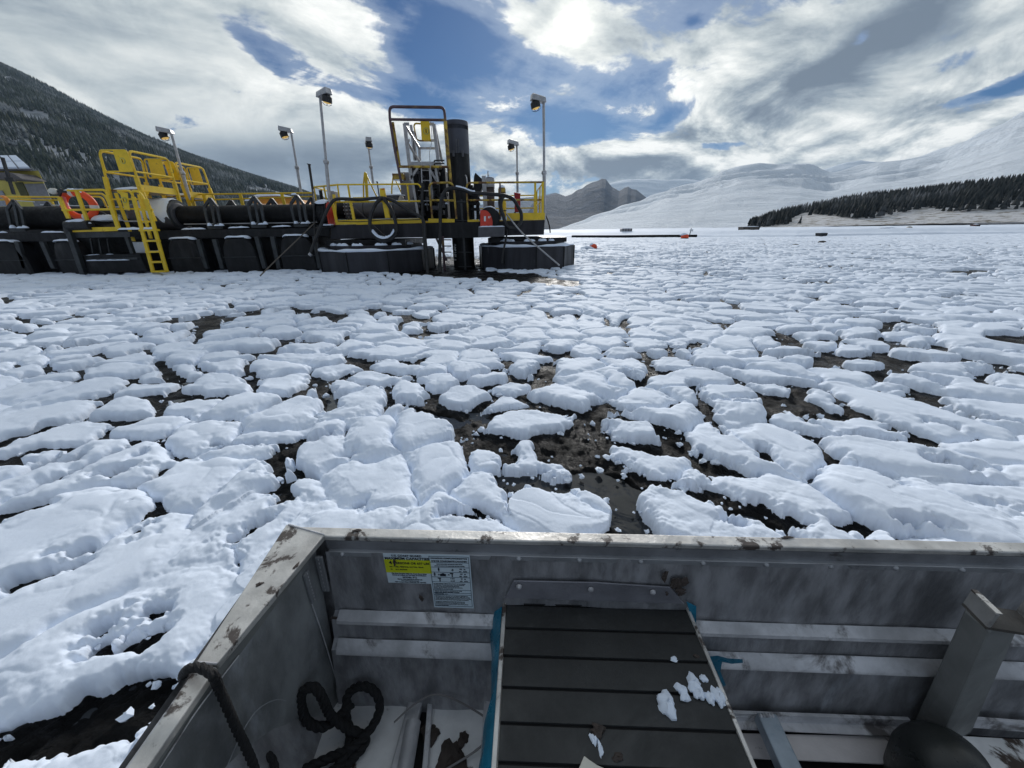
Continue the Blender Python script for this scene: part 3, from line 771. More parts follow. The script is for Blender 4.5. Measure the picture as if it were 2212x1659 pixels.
# pontoons: ten-sided cans with a raised ring and snow on top
def pontoon(pxa, pxb, yf, pyt, pyb, ph, seed):
    xa = P(pxa, pyt+10, yf+1.3).x; xb = P(pxb, pyt+10, yf+1.3).x; cx = (xa+xb)/2; r = (xb-xa)/2/.97
    cy = yf+r; zt = P((pxa+pxb)/2, pyt, yf).z; n = 10
    p = empty('pontoon', (cx, cy, 0), None, None); p.parent = None
    b = B(); b.lathe((cx, cy, 0), [(r*.97, -.25), (r, .0), (r, zt-.03), (r*.985, zt)], n, phase=R(ph)); can = b.obj('pontoon', PONT, bg_)
    bpy.data.objects.remove(p)
    for k in range(n):
        a = 2*math.pi*k/n+R(ph); c = Vector((cx+math.cos(a)*(r+.004), cy+math.sin(a)*(r+.004), 0))
        B().tube([c+Vector((0, 0, -.1)), c+Vector((0, 0, zt-.02))], .022, 6).obj('seam', BLACK, can)
    b = B(); b.lathe((cx, cy, zt), [(r*.80, 0.0), (r*.80, .13), (r*.6, .14)], n, phase=R(ph)); b.obj('ring', HULL, can)
    # snow on the rim: annulus heightfield
    N = 90; rg = random.Random(seed); b = B(); vs = []
    rad = [.80, .83, .88, .93, .965, .99, 1.005, 1.0]; hh = [.03, .05, .055, .06, .055, .045, .02, -.02]
    gaps = [rg.uniform(0, 360) for _ in range(2)]
    for i, (q, h) in enumerate(zip(rad, hh)):
        for k in range(N):
            a = 2*math.pi*k/N; lf = R(ph); seg = ((a-lf) % (2*math.pi/n))-(math.pi/n); flat = math.cos(math.pi/n)/math.cos(seg)
            w = .75+.35*math.sin(a*5+seed)+.2*math.sin(a*13+seed*2); q2 = q*(flat if i > 1 else 1)
            dd = .75 if i >= 4 else 1
            vs.append((cx+math.cos(a)*r*q2, cy+math.sin(a)*r*q2, zt+h*w+(.003)))
    m_ = len(rad); fs = [(i*N+k, i*N+(k+1) % N, (i+1)*N+(k+1) % N, (i+1)*N+k) for i in range(m_-1) for k in range(N)]
    b.add(vs, fs); b.obj('snow_cap', SNOW, can, smooth=True)
    for j in range(7):
        a0 = R(-165+j*22+rg.uniform(-4, 4)); a1 = a0+R(rg.uniform(12, 19))
        pts = [(cx+math.cos(a0+(a1-a0)*t)*r*.74, cy+math.sin(a0+(a1-a0)*t)*r*.74, zt+.135) for t in (0, .33, .66, 1)]
        snow_strip(pts, .16, .07, can, seed+j)
    return can, cx, cy, r, zt
pl = pontoon(683, 925, 11.0, 543, 590, 9, 3)
pr = pontoon(1036, 1238, 11.35, 533, 580, 27, 5)
# light brown weathering ribs under the deck, sponson
b = B(); b.box(pl[1]-1.2, pl[1]+1.2, 11.9, 14.5, pl[4]+.1, ZD-.46); b.obj('deck_support', BLACK, bg_)
b = B(); b.box(pr[1]-1.2, pr[1]+1.2, 12.0, 14.5, pr[4]+.1, ZD-.46); b.obj('deck_support', BLACK, bg_)
# winch shelf
b = B(); q = [P(1033, 513, 11.5), P(1090, 511, 11.5), P(1090, 490, 11.5), P(1033, 491, 11.5)]
b.poly([Vector((k.x, 11.5, k.z)) for k in q], (0, .49, 0)); sh = b.obj('winch_shelf', DGREY, bg_, bevel=.01)
snow_strip([P(1034, 490.7, 11.56), P(1090, 489.5, 11.56)], .10, .03, sh, 4)
# deck rails
def rail(paths, r, m_, parent, name='railing', n=8):
    for p in paths: o = B().tube(p, r, n).obj(name, m_, parent, smooth=True)
    return o
TR = .022
rail([rounded([P2(725, 481), P2(725, 437.5, Y0), ], .02), rounded([P2(729, 399), P2(904, 397.5), P2(909, 405)], .1),
      [P2(716, 436.5), P2(908, 434.5)], [P2(729, 399), P2(734, 436)], ], TR, YEL, bg_)
for x0, x1 in ((751.6, 757.5), (880, 884)): rail([[P2(x0, 399), P2(x1, 437)]], .028, YEL, bg_, 'rail_post')
for (x0, y0_, x1, y1_) in ((718, 437, 727.5, 480), (757.5, 437, 765, 474), ):
    b = B(); b.bar(P2(x0, y0_), P2(x1, y1_), .07, .05); b.obj('rail_post', YEL, bg_)
b = B(); b.bar(P2(825.5, 407, 11.95), P2(838, 471, 11.95), .13, .09); b.bar(P2(825, 407, 11.9), P2(826.5, 424, 11.9), .14, .02)
bo = b.obj('hose_post', YEL, bg_)
b = B(); b.bar(P2(827.5, 408, 11.86), P2(828, 409.5, 11.86), .10, .01); b.obj('red_mark', RED, bo)
b = B(); b.bar(P2(721, 420, 11.95), P2(723.5, 439, 11.95), .07, .05); b.obj('hose_post', YEL, bg_)
# left corner rail receding
YL = 13.4
rail([[P(678, 404, 13.6), P2(730, 399)], [P(678, 404, 13.6), P(684, 440, 13.6)], [P(678, 404, 13.6), P(716, 415, 15.5)], [P(716, 415, 15.5), P(721, 440, 15.5)],
      [P(694, 409, 14.3), P(699, 441, 14.3)], [P(699, 400.5, 13), P(707, 440, 13)]], .026, YEL, bg_)
# middle hoop
rail([rounded([P2(934, 473), P2(926.5, 395.3), P2(979, 394.3), P2(986, 473)], .16, 7), [P2(929.5, 432.5), P2(983, 433)]], .030, YELD, bg_)
# right front rail and the receding end rail
rail([rounded([P2(1012, 475), P2(1006.8, 394.8), P2(1174, 393.5)], .16, 7), [P2(1008, 432.5), P2(1174, 431.5)]], .027, YELD, bg_)
B().bar(P2(1156, 394), P2(1156.5, 460), .06, .04).obj('rail_post', YEL, bg_); b = B(); b.bar(P2(1172.5, 394), P2(1172, 460), .07, .05); b.obj('rail_post', YEL, bg_)
rail([[P2(1080, 394), P2(1081, 474)]], .026, PURP, bg_, 'rail_post')
ZT = P2(1174, 394).z; ZM = P2(1174, 432).z
xr = P2(1174, 394).x
rail([[(xr, 12, ZT), (xr-.02, 16.3, ZT), (xr-7.2, 16.3, ZT)], [(xr, 12, ZM), (xr-.02, 16.3, ZM), (xr-7.2, 16.3, ZM)]] + [[(xr-.0, y, ZT), (xr, y, ZD)] for y in (13.3, 14.8, 16.3)] +
     [[(xr-dx, 16.3, ZT), (xr-dx, 16.3, ZD)] for dx in (1.4, 2.9, 4.4, 5.8, 7.2)], .024, YEL, bg_)
b = B(); b.box(xr-.012, xr+.012, 12.05, 16.3, ZD-.01, ZD+.13); b.box(xr-7.2, xr, 16.32, 16.34, ZD-.01, ZD+.13); b.obj('toe_board', YEL, bg_)
# side ladder frames over the far side (two yellow ladder hoops)
for x0, x1, x2 in ((786, 794, 803), (871, 880, 890)):
    L = [P(x0+5, 370, 14.6), P(x0+1, 440, 14.6), P(x0+8, 440, 14.6)]
    lad = empty('stair_handrail', tuple(P(x0, 440, 14.6)), 'pair of slanting yellow stair handrails behind the %s of the big deck pipe' % ('left half' if x0 < 800 else 'right end'), 'handrail', 'yellow stair handrails on the dredge')
    b = B()
    for dy in (0, .9):
        sx_ = .9*dy*.9
        b.tube(rounded([P(x0, 440, 14.6)+Vector((sx_, dy, 0)), P(x0-1, 400, 14.6)+Vector((sx_, dy, 0)), P(x0+2, 371, 14.6)+Vector((sx_, dy, 0)), P(x0+14, 440, 14.6)+Vector((sx_+.35, dy, 0))], .06), .026, 8)
        b.obj('rail', YEL, lad, smooth=True); b = B()
    b = B(); b.bar(P(x0+4, 374, 14.6), P(x0+8, 440, 14.6), .09, .05); b.obj('post', YEL, lad)

# big deck pipe
dp = empty('deck_pipe', (-4, 13.1, ZD), 'thick dark grey discharge pipe lying behind the front deck rail', 'pipe')
pa = P(722, 455.5, 12.9); pb = P(905, 452.5, 12.9); rp = .25
b = B(); b.tube([pa, lerp(pa, pb, .17)], rp*.97, 28); b.obj('pipe_end', PIPE, dp, smooth=True)
b = B(); b.tube([lerp(pa, pb, .21), pb], rp, 28); b.obj('pipe', PIPEG, dp, smooth=True)
b = B()
for t in (.165, .205): b.tube([lerp(pa, pb, t), lerp(pa, pb, t+.012)], rp*1.24, 28)
b.obj('flange', DGREY, dp)
b = B()
for k in range(16):
    a = 2*math.pi*k/16; c = lerp(pa, pb, .165)+Vector((0, math.cos(a)*rp*1.1, math.sin(a)*rp*1.1)); b.tube([c-Vector((.03, 0, 0)), c+Vector((.20, 0, 0))], .02, 6)
b.obj('bolt', GALV, dp)
b = B(); 
for t in (.37, .72): b.tube([lerp(pa, pb, t), lerp(pa, pb, t+.008)], rp*1.03, 28)
b.obj('band', BLACK, dp)
snow_strip([lerp(pa, pb, .05)+Vector((0, 0, rp*.94)), lerp(pa, pb, .30)+Vector((0, 0, rp*.94))], .16, .04, dp, 6)
snow_strip([lerp(pa, pb, .45)+Vector((0, 0, rp*.96)), lerp(pa, pb, .98)+Vector((0, 0, rp*.96))], .14, .035, dp, 7)

# black pump column
PC = 12.9
pc = empty('pump_column', tuple(P(1000, 560, PC)), 'tall black pump column with a dark blue-grey upper sleeve standing in the dredge well', 'pump')
def cx_(py, xl, xr_): a = P(xl, py, PC); c = P(xr_, py, PC); return (a+c)/2, (c-a).length/2
c0, r0 = cx_(415, 976, 1024); 
r0 = cx_(345, 964.5, 1015)[1]
zt = P(988, 257, PC-r0).z; zs = P(988, 328, PC-r0).z; xc = cx_(345, 964.5, 1014.5)[0].x
b = B(); b.lathe((xc, PC, 0), [(r0*.99, .0-.3), (r0*.99, zs)], 36); b.obj('lower_shaft', BLACK, pc, smooth=True)
zb = P(988, 276, PC-r0).z; za = P(988, 267, PC-r0).z
b = B(); b.lathe((xc, PC, 0), [(r0, zs-.02), (r0, zb), (r0*.975, zb+.002), (r0*.975, za), (r0, za+.002), (r0, zt-.03), (r0*.98, zt)], 48); up_ = b.obj('upper_sleeve', SLATE, pc, smooth=True)
b = B()
for k in range(72):
    a = 2*math.pi*k/72; c = Vector((xc+math.cos(a)*r0*.98, PC+math.sin(a)*r0*.98, 0)); b.bar(c+Vector((0, 0, zb)), c+Vector((0, 0, za)), .012, .012)
b.obj('vent_slots', BLACK, up_)
b = B()
for px, w in ((985, .05), (990, .05)): b.bar(P(px, 300, PC-r0-.01), P(px+1, 330, PC-r0-.01), .03, .02)
for px in (979, 999): b.bar(P(px, 325, PC-r0-.01), P(px+1, 338, PC-r0-.01), .06, .03)
b.obj('lug', DGREY, up_)
b = B(); b.bar(P(965.5, 268, PC-.2), P(966, 276, PC-.2), .07, .02); b.bar(P(966.5, 283, PC-.2), P(967, 291, PC-.2), .07, .02); b.obj('white_tag', WHITE, pc)
b = B(); q = [P(1024, 380, 12.7), P(1027, 373, 12.7), P(1045, 390, 12.7), P(1042, 400, 12.7), P(1038, 412, 12.7), P(1026, 440, 12.7), P(1020, 440, 12.7)]
b.poly(q, (0, .5, 0)); b.obj('side_chute', BLACK, pc)
b = B(); b.tube(smooth_path([P(1005, 378, 12.3), P(1008, 384, 12.3), P(1009, 400, 12.3), P(1005, 408, 12.3), P(995, 412, 12.3)]), .02, 6); b.obj('grease_line', GALV, pc)
# draft marks down the column
fr = Matrix.Translation(P(983, 545, PC-r0*.97)) @ Matrix.Rotation(R(90), 4, 'X') @ Matrix.Rotation(R(-93), 4, 'Z')
text('PUMP 1-77   II', .085, fr, WHITE, pc, 'draft_mark', bold=.002, ext=.012)

# ladder tower with the hoop frame
lt = empty('access_tower', tuple(P(900, 470, 12.6)), 'tall rusty yellow hoop frame with grey stair tower and yellow safety gate', 'tower')
YA = 12.3
b = B()
b.tube(rounded([P(867, 395, YA), P(853, 325, YA), P(842, 258, YA), P(841.2, 230.5, YA), P(959, 232, YA), P(962.3, 262, YA)], .12, 6), .038, 10)
b.tube([P(844, 258, YA), P(960, 259.5, YA)], .034, 8); b.obj('hoop_top', PURP, lt, smooth=True)
b = B(); b.tube([P(962.3, 262, YA), P(968, 330, YA), P(974.5, 398, YA)], .042, 10); b.obj('hoop_leg', YELD, lt, smooth=True)
b = B(); b.bar(P(848.5, 264, YA+.12), P(863, 357, YA+.12), .07, .05); b.bar(P(960.5, 264, YA+.12), P(967.5, 357, YA+.12), .06, .05); b.obj('hoop_post', YELD, lt)
b = B(); b.tube([P(861, 360, YA), P(971, 360.5, YA)], .035, 8); b.obj('cross_rail', YELD, lt)
YS = 12.9
b = B()
for (a0, a1, bb0, bb1) in ((874, 267, 889, 392), (937, 268, 947, 350)): b.bar(P(a0, a1, YS), P(bb0, bb1, YS), .10, .06)
b.bar(P(873, 268, YS), P(884, 268, YS), .07, .05); b.bar(P(926, 268, YS), P(938, 268, YS), .07, .05)
b.bar(P(879, 303.5, YS), P(886, 303.5, YS), .06, .05); b.bar(P(928, 303.5, YS), P(940, 303.5, YS), .06, .05)
YB = 13.8
for (a0, a1, bb0, bb1) in ((893, 283, 899, 347), (906, 320, 907, 347), (888, 270, 896, 347)): b.bar(P(a0, a1, YB), P(bb0, bb1, YB), .08, .05)
b.bar(P(907, 320, YB), P(941, 320.5, YB), .06, .05)
b.bar(P(876, 272, YS), P(907, 322, YB), .07, .05); b.bar(P(880, 307, YS), P(908, 352, YB), .07, .05)
b.bar(P(938, 269, YS), P(955, 350, YB), .08, .05)
b.obj('tower_frame', GALV, lt)
b = B(); b.poly([P(888, 349, YS-.05), P(952, 349, YS-.05), P(954, 358, YS-.05), P(888, 358, YS-.05)], (0, 1.0, 0)); b.obj('platform', GALV, lt)
b = B()
b.tube(rounded([P(928, 268.5, YS-.1), P(897, 266.5, YS-.1), P(894, 272, YS-.1), P(900, 300, YS-.1), P(905, 304, YS-.1), P(932, 304, YS-.1)], .08), .022, 8); gt = b.obj('gate_frame', YELD, lt, smooth=True)
b = B(); b.poly([P(911, 302, YS-.13), P(930.5, 302, YS-.13), P(927, 259, YS-.13), P(908, 259, YS-.13)], (0, .01, 0)); gp = b.obj('gate_panel', YEL, gt)
def badge(c, r, parent):
    b = B(); b.lathe(c, [(r, 0), (r, .004)], 20, 'y'); b.obj('badge', mat('badge_green', (.35, .42, .18), .5), parent)
    b = B(); c2 = Vector(c)-Vector((0, .006, 0)); b.lathe(c2, [(r*.8, 0), (r*.8, .004)], 20, 'y'); b.obj('badge_disc', YEL, parent)
    b = B(); c3 = Vector(c)-Vector((0, .010, 0)); b.lathe(c3+Vector((0, 0, r*.42)), [(r*.16, 0), (r*.16, .003)], 8, 'y'); b.bar(c3+Vector((-.0, 0, r*.25)), c3+Vector((0, 0, -r*.6)), r*.28, .004)
    b.obj('badge_figure', BLACK, parent)
badge(P(920.5, 283, YS-.14), .085, gt)
b = B(); b.tube(smooth_path([P(930, 262, 12.2), P(933, 290, 12.2), P(932, 310, 12.2), P(928, 330, 12.2), P(929, 350, 12.2), P(932, 390, 12.2), P(935, 430, 12.2)]), .010, 5)
b.obj('pull_chain', GALV, lt)
b = B()
for y in (347.5, 354.5, 362): b.tube(smooth_path([P(938, y+3, 12.4), P(938.5, y, 12.4), P(942, y-1, 12.4), P(960, y-1, 12.4)], 3), .018, 6)
b.obj('hose_hook', BLACK, lt)
# lower dark tower body and ladder
b = B()
for x0, x1 in ((893, 899), (897, 905), (944, 949), (958, 966)): b.bar(P(x0, 362, YS), P(x1, 470, YS), .09 if x0 != 897 else .05, .09)
b.obj('tower_leg', BLACK, lt)
b = B(); b.bar(P(886, 360, YS-.3), P(904, 470, YS-.3), .07, .05); b.bar(P(941, 360, YS-.3), P(946, 398, YS-.3), .07, .05)
b.bar(P(903, 362, YS-.3), P(886, 388, YS-.3), .06, .05); b.bar(P(926, 362, YS-.3), P(943, 390, YS-.3), .06, .05); b.obj('brace', GALV, lt)
b = B(); b.bar(P(910, 350, 12.35), P(914, 460, 12.35), .03, .03); b.bar(P(927, 350, 12.35), P(933, 460, 12.35), .03, .03)
for y in (368, 390, 412, 434): b.tube([P(910.5+(y-350)*.035, y, 12.35), P(928+(y-350)*.05, y, 12.35)], .014, 6)
b.obj('ladder', GALV, lt)

# drive unit: dark machinery around the tower foot
du = empty('drive_unit', tuple(P(930, 470, 13)), 'black oily drive machinery crowded at the foot of the access tower', 'machinery')
rg = random.Random(12)
b = B(); b.poly([P(893, 366, 13.3), P(960, 366, 13.3), P(964, 410, 13.3), P(898, 410, 13.3)], (0, 1, 0)); b.obj('gearbox_housing', BLACK, du, bevel=.02)
b = B(); b.poly([P(901, 412, 13.2), P(962, 412, 13.2), P(966, 476, 13.2), P(905, 476, 13.2)], (0, 1, 0)); b.obj('engine_block', PIPE, du, bevel=.02)
b = B()
for i in range(26):
    x = rg.uniform(898, 960); y = rg.uniform(372, 462); c = P(x, y, rg.uniform(12.7, 13.15)); s1, s2 = rg.uniform(.03, .12), rg.uniform(.04, .16)
    if i % 2: b.box(c.x-s1, c.x+s1, c.y-.1, c.y+.2, c.z-s2*.6, c.z+s2*.6)
    else: b.lathe(c, [(s1*.6, -.1), (s1*.6, .15)], 12, rg.choice('xyz'))
b.obj('fittings', DGREY, du)
b = B()
for i in range(10):
    x = rg.uniform(898, 955); y = rg.uniform(380, 440); p0 = P(x, y, 12.75)
    b.tube(smooth_path([p0, p0+Vector((rg.uniform(-.1, .1), -.05, -.15)), p0+Vector((rg.uniform(-.2, .2), 0, -.4)), p0+Vector((rg.uniform(-.2, .2), .1, -.6))]), .018, 6)
b.obj('pipework', RUB, du, smooth=True)
for i, (x, y) in enumerate(((903, 439), (880, 437), (918, 443), (960, 441))):
    snow_strip([P(x, y, 12.8), P(x+9, y, 12.8)], .12, .05, du, 60+i)
b = B(); b.poly([P(984, 432, 12.5), P(1004, 432, 12.5), P(1004, 478, 12.5), P(984, 478, 12.5)], (0, .5, 0)); b.obj('valve_body', BLACK, du, bevel=.02)
b = B()
for y in (410, 420, 430, 440, 452): b.box(P(1012, y, 12.8).x, P(1036, y, 12.8).x, 12.75, 13.1, P(1020, y+3, 12.8).z, P(1020, y-3, 12.8).z)
b.bar(P(1016, 400, 12.9), P(1020, 474, 12.9), .16, .12); b.bar(P(1030, 400, 12.9), P(1033, 474, 12.9), .10, .12); b.obj('cooling_fins', BLACK, du)
# pail, cap, cabinets
t = empty('drum', tuple(P(855, 435, 13.3)), 'short dark plastic drum with snow on its lid behind the deck rail', 'drum')
c = P(855, 433, 13.3); b = B(); b.lathe(c, [(.29, -.12), (.31, .08), (.33, .10), (.33, .13)], 28); b.obj('body', DGREY, t, smooth=True)
b = B(); b.lathe(c, [(.32, .131), (.30, .16), (.1, .175)], 28); b.obj('snow_cap', SNOW, t, smooth=True)
t = tag(blob_mesh(P(867.5, 434, 13.0), .10, .10, .15, 5, .03, 16, 12, False).obj('buoy', mat('buoy_tan', (.35, .31, .26), .5), smooth=True), 'small round tan buoy sitting right of the short dark drum', 'buoy')
t = empty('cabinet', tuple(P(878, 440, 14.2)), 'tall plain grey cabinet behind the short drum, left of the access tower', 'cabinet')
b = B(); b.poly([P(863, 372, 14.2), P(893, 372, 14.2), P(896, 440, 14.2), P(868, 440, 14.2)], (0, .5, 0)); b.obj('body', GREY, t, bevel=.01)
b = B(); b.poly([P(846.5, 374.5, 13.9), P(870.5, 374.5, 13.9), P(872.5, 388, 13.9), P(848.5, 388, 13.9)], (0, .25, 0)); b.obj('yellow_box', YELD, t, bevel=.01)
snow_strip([P(848, 390, 13.85), P(872, 390, 13.85)], .1, .03, t, 8)
t = empty('cabinet', tuple(P(705, 440, 14)), 'small grey cabinet behind the left corner rail of the dredge', 'cabinet')
b = B(); b.poly([P(706, 411, 13.2), P(722, 413, 13.2), P(725, 436, 13.2), P(710, 436, 13.2)], (0, .4, 0)); bb = b.obj('body', GREY, t, bevel=.01)
b = B(); b.tube([P(692, 411, 13.1), P(696, 436, 13.1)], .05, 10); b.obj('conduit', BLACK, t)
t = empty('control_cabinet', tuple(P(1055, 474, 13)), 'grey and brown steel control cabinet with a short mast, right of the pump column', 'cabinet')
b = B(); b.poly([P(1048, 384, 12.9), P(1067, 384, 12.9), P(1067.5, 404, 12.9), P(1049, 404, 12.9)], (0, .5, 0)); b.obj('upper_box', GALV, t, bevel=.01)
b = B(); b.poly([P(1048, 404.5, 12.95), P(1067, 404.5, 12.95), P(1068, 450, 12.95), P(1050, 450, 12.95)], (0, .45, 0)); b.obj('lower_box', mat('brown_box', (.09, .07, .065), .5), t, bevel=.01)
b = B(); b.bar(P(1045, 380, 12.7), P(1050, 474, 12.7), .12, .10); b.obj('support_post', GALV, t)
b = B(); b.bar(P(1054, 384, 13), P(1054, 369, 13), .03, .03); b.bar(P(1056, 384, 13), P(1056, 377, 13), .02, .02); b.obj('mast', GALV, t)
snow_strip([P(1049, 384, 13.05), P(1066, 384, 13.05)], .3, .03, t, 9)
# red cabinet, gas bottles
t = empty('fire_box', tuple(P(1117, 460, 13.2)), 'dark red equipment box with snow under it near the right end of the dredge', 'box')
b = B(); b.poly([P(1111, 417, 13.2), P(1124, 419, 13.2), P(1124.5, 458, 13.2), P(1112, 458, 13.2)], (0, .45, 0)); b.obj('body', DRED, t, bevel=.02)
b = B(); b.poly([P(1110.5, 415.5, 13.17), P(1124.6, 418, 13.17), P(1124.6, 420, 13.17), P(1110.5, 417.5, 13.17)], (0, .5, 0)); b.obj('lid', RED, t)
b = B(); b.bar(P(1112.5, 458, 13.3), P(1112.5, 472, 13.3), .06); b.bar(P(1123, 458, 13.3), P(1123, 472, 13.3), .06); b.obj('leg', BLACK, t)
for i, (xa, ya, yb, lab) in enumerate(((1084.5, 402, 426, 'upright yellow gas bottle with snow on its cap, the upper of the pair'), (1086, 430, 468, 'upright yellow gas bottle behind the hose loop, the lower of the pair'))):
    t = empty('gas_bottle', tuple(P(xa, yb, 12.6)), lab, 'gas bottle', 'gas bottles at the right end of the dredge')
    c = P(xa, yb, 12.6); hgt = P(xa, ya, 12.6).z-c.z; r = .115
    b = B(); b.lathe(c, [(r*.9, 0), (r, .03), (r, hgt-.10), (r*.85, hgt-.04), (r*.4, hgt)], 20); b.obj('body', YEL if i else YELD, t, smooth=True)
    b = B(); b.lathe(c, [(r*1.04, hgt*.3), (r*1.04, hgt*.3+.03)], 20); b.obj('strap', BLACK, t)
    if not i:
        b = B(); b.lathe(c, [(r*.92, hgt-.045), (r*.7, hgt-.0), (r*.3, hgt+.03)], 16); b.obj('snow_cap', SNOW, t, smooth=True)

# hose reels
def reel(c, r, ax, lab, plate):
    t = empty('hose_reel', tuple(c), lab, 'hose reel', 'red hose reels on the dredge')
    b = B(); b.lathe(c, [(r*.5, -.14), (r*.5, .14)], 24, 'x'); b.obj('drum', RUB, t, smooth=True)
    b = B()
    for s in (-.15, .15): b.lathe(Vector(c)+Vector((s, 0, 0)), [(r, -.012), (r, .012)], 36, 'x')
    b.obj('flange', BLACK, t)
    b = B()
    for k in range(6):
        b.tube([Vector(c)+Vector((-.11+k*.044, math.cos(a)*r*.78, math.sin(a)*r*.78)) for a in [2*math.pi*j/24 for j in range(24)]], .022, 6, closed=True)
    b.obj('hose_winding', RUB, t, smooth=True)
    x = c[0]+plate*.19; pts = [(x, c[1]-r*.95, c[2]-r*1.02), (x, c[1]+r*.75, c[2]-r*1.02), (x, c[1]+r*.70, c[2])]
    pts += [(x, c[1]-r*.15+r*.85*math.cos(a), c[2]+r*.92*math.sin(a)) for a in [R(k*12) for k in range(1, 13)]] + [(x, c[1]-r*.95, c[2]+r*.2)]
    b = B(); b.poly(pts, (.02*plate, 0, 0)); b.obj('side_plate', RED, t)
    snow_strip([Vector(c)+Vector((0, math.cos(a)*r*.98, math.sin(a)*r*.98)) for a in [R(50+k*16) for k in range(6)]], .34, .05, t, 3)
    return t
# right reel: red quarter-round plate faces the camera
c = P(1053, 473, 11.75); r = .36
t = empty('hose_reel', tuple(c), 'hose reel with bright red quarter-round plate on the grey winch shelf', 'hose reel', 'red hose reels on the dredge')
zb_ = P(1050, 489, 11.72).z
b = B(); pts = [P(1037.5, 489, 11.62), P(1063.5, 489, 11.62)] + smooth_path([P(1064, 480, 11.62), P(1061.5, 468, 11.62), P(1056, 459, 11.62), P(1049, 454.5, 11.62), P(1037.5, 454, 11.62)], 4)
b.poly(pts, (0, .03, 0)); sp_ = b.obj('side_plate', RED, t)
b = B(); b.poly([P(1045.5, 467, 11.6), P(1049.5, 467, 11.6), P(1049.5, 478, 11.6), P(1045.5, 478, 11.6)], (0, .01, 0)); b.obj('data_plate', WHITE, sp_)
fr = Matrix.Translation(P(1057, 469.5, 11.61)) @ Matrix.Rotation(R(90), 4, 'X')
text('87', .075, fr, WHITE, sp_, 'plate_number', bold=.002)
cc = P(1057, 471, 11.8); r = .29
b = B(); b.lathe(cc, [(r, -.08), (r, -.06)], 40, 'y'); b.lathe(cc+Vector((.02, 0, 0)), [(r, .16), (r, .18)], 40, 'y'); b.obj('flange', BLACK, t)
b = B()
for k in range(5): b.tube([cc+Vector((math.cos(a)*r*.86, -.03+k*.04, math.sin(a)*r*.86)) for a in [2*math.pi*j/28 for j in range(28)]], .024, 6, closed=True)
b.lathe(cc, [(r*.75, -.05), (r*.75, .15)], 24, 'y'); b.obj('hose_winding', RUB, t, smooth=True)
snow_strip([cc+Vector((math.cos(a)*r*1.0, .04, math.sin(a)*r*1.0)) for a in [R(40+k*17) for k in range(6)]], .22, .035, t, 3)
b = B(); b.box(cc.x-.34, cc.x+.34, 11.64, 12.0, zb_-.005, zb_+.03); b.obj('base', BLACK, t)
# left reel seen side-on
c = P(702, 464, 12.25)
t = reel(tuple(P(703, 463, 12.2)), .36, 'x', 'hose reel with red side plates at the left corner of the dredge', 1)
b = B(); p0 = P(684, 489.5, 11.85); b.box(P(684, 489, 11.9).x, P(722, 489, 11.9).x, 11.85, 12.6, ZD-.10, ZD-.03); b.obj('base', BLACK, t)
snow_strip([P(688, 488, 11.9), P(721, 486.5, 11.9)], .16, .05, t, 14)

# light poles
def light_pole(base, top, aim, lab, r=.032, joint=None, scale=1., lit=True, ht=None):
    base = Vector(base); top = Vector(top)
    t = empty('light_pole', tuple(base), lab, 'light pole', 'floodlight poles on the dredge')
    b = B(); b.tube([base, lerp(base, top, .42)], r*1.35, 10); b.tube([lerp(base, top, .42), top], r, 10); b.obj('pole', GALV, t, smooth=True)
    b = B(); j = lerp(base, top, .42); b.lathe(j, [(r*1.4, -.06), (r*2.1, -.03), (r*2.1, .03), (r*1.2, .06)], 12); b.obj('coupling', GALV, t, smooth=True)
    a = Vector(aim).normalized(); s = scale; side = Vector((0, 0, 1)).cross(a)
    def fr_(u, v, w): return top+a*u*s+side*v*s+Vector((0, 0, w*s))
    b = B(); b.hexa([fr_(-.05, -.11, -.02), fr_(.36, -.11, .03), fr_(.36, .11, .03), fr_(-.05, .11, -.02), fr_(-.03, -.09, .10), fr_(.34, -.10, .17), fr_(.34, .10, .17), fr_(-.03, .09, .10)])
    b.obj('ballast_box', GALV, t, bevel=.015)
    b = B(); cc = fr_(.25, 0, -.02); prof_ = [(.07*s, .05*s), (.125*s, .0), (.13*s, -.12*s), (.125*s, -.125*s)]
    b2 = []
    tilt = Matrix.Rotation(R(16), 4, side)
    bb = B(); bb.lathe((0, 0, 0), prof_, 20); bb.v = [tuple(tilt @ Vector(q)+cc) for q in bb.v]; hd = bb.obj('lamp_head', RUB, t, smooth=True)
    bb = B(); bb.lathe((0, 0, 0), [(.10*s, -.126*s), (.09*s, -.140*s), (.05*s, -.155*s)], 20); bb.v = [tuple(tilt @ Vector(q)+cc) for q in bb.v]; bb.obj('lens', LAMP if lit else CREAM, hd, smooth=True)
    bb = B()
    for k in range(6): 
        an = R(k*60); bb.tube([(0, 0, -.20*s), (math.cos(an)*.07*s, math.sin(an)*.07*s, -.19*s), (math.cos(an)*.13*s, math.sin(an)*.13*s, -.15*s)], .005, 4)
    bb.v = [tuple(tilt @ Vector(q)+cc) for q in bb.v]; bb.obj('guard', BLACK, hd)
    return t
def pole(px, py, bx, by, y, aim, lab, **k):
    tp = P(px, py, y); bs = P(bx, by, y); light_pole(bs, tp, aim, lab, **k)
pole(691.5, 210, 713, 442, 12.15, (1, -.45, 0), 'tallest left floodlight pole, at the left corner of the dredge deck', r=.036)
pole(1174.5, 221, 1176, 472, 12.1, (-1, -.25, 0), 'tall floodlight pole at the right front corner of the dredge deck', r=.036)
pole(1116.5, 314, 1118, 416, 16.2, (-1, -.4, 0), 'floodlight pole on the far side of the dredge above the red box', r=.034)
pole(795, 311, 806, 396, 16.2, (.5, -1, 0), 'floodlight pole rising between the two pairs of yellow stair handrails', r=.034)
pole(629, 286, 650, 414, 14.6, (-1, -.2, 0), 'floodlight pole behind the walkway pipe, with only sky behind its lamp', r=.034)
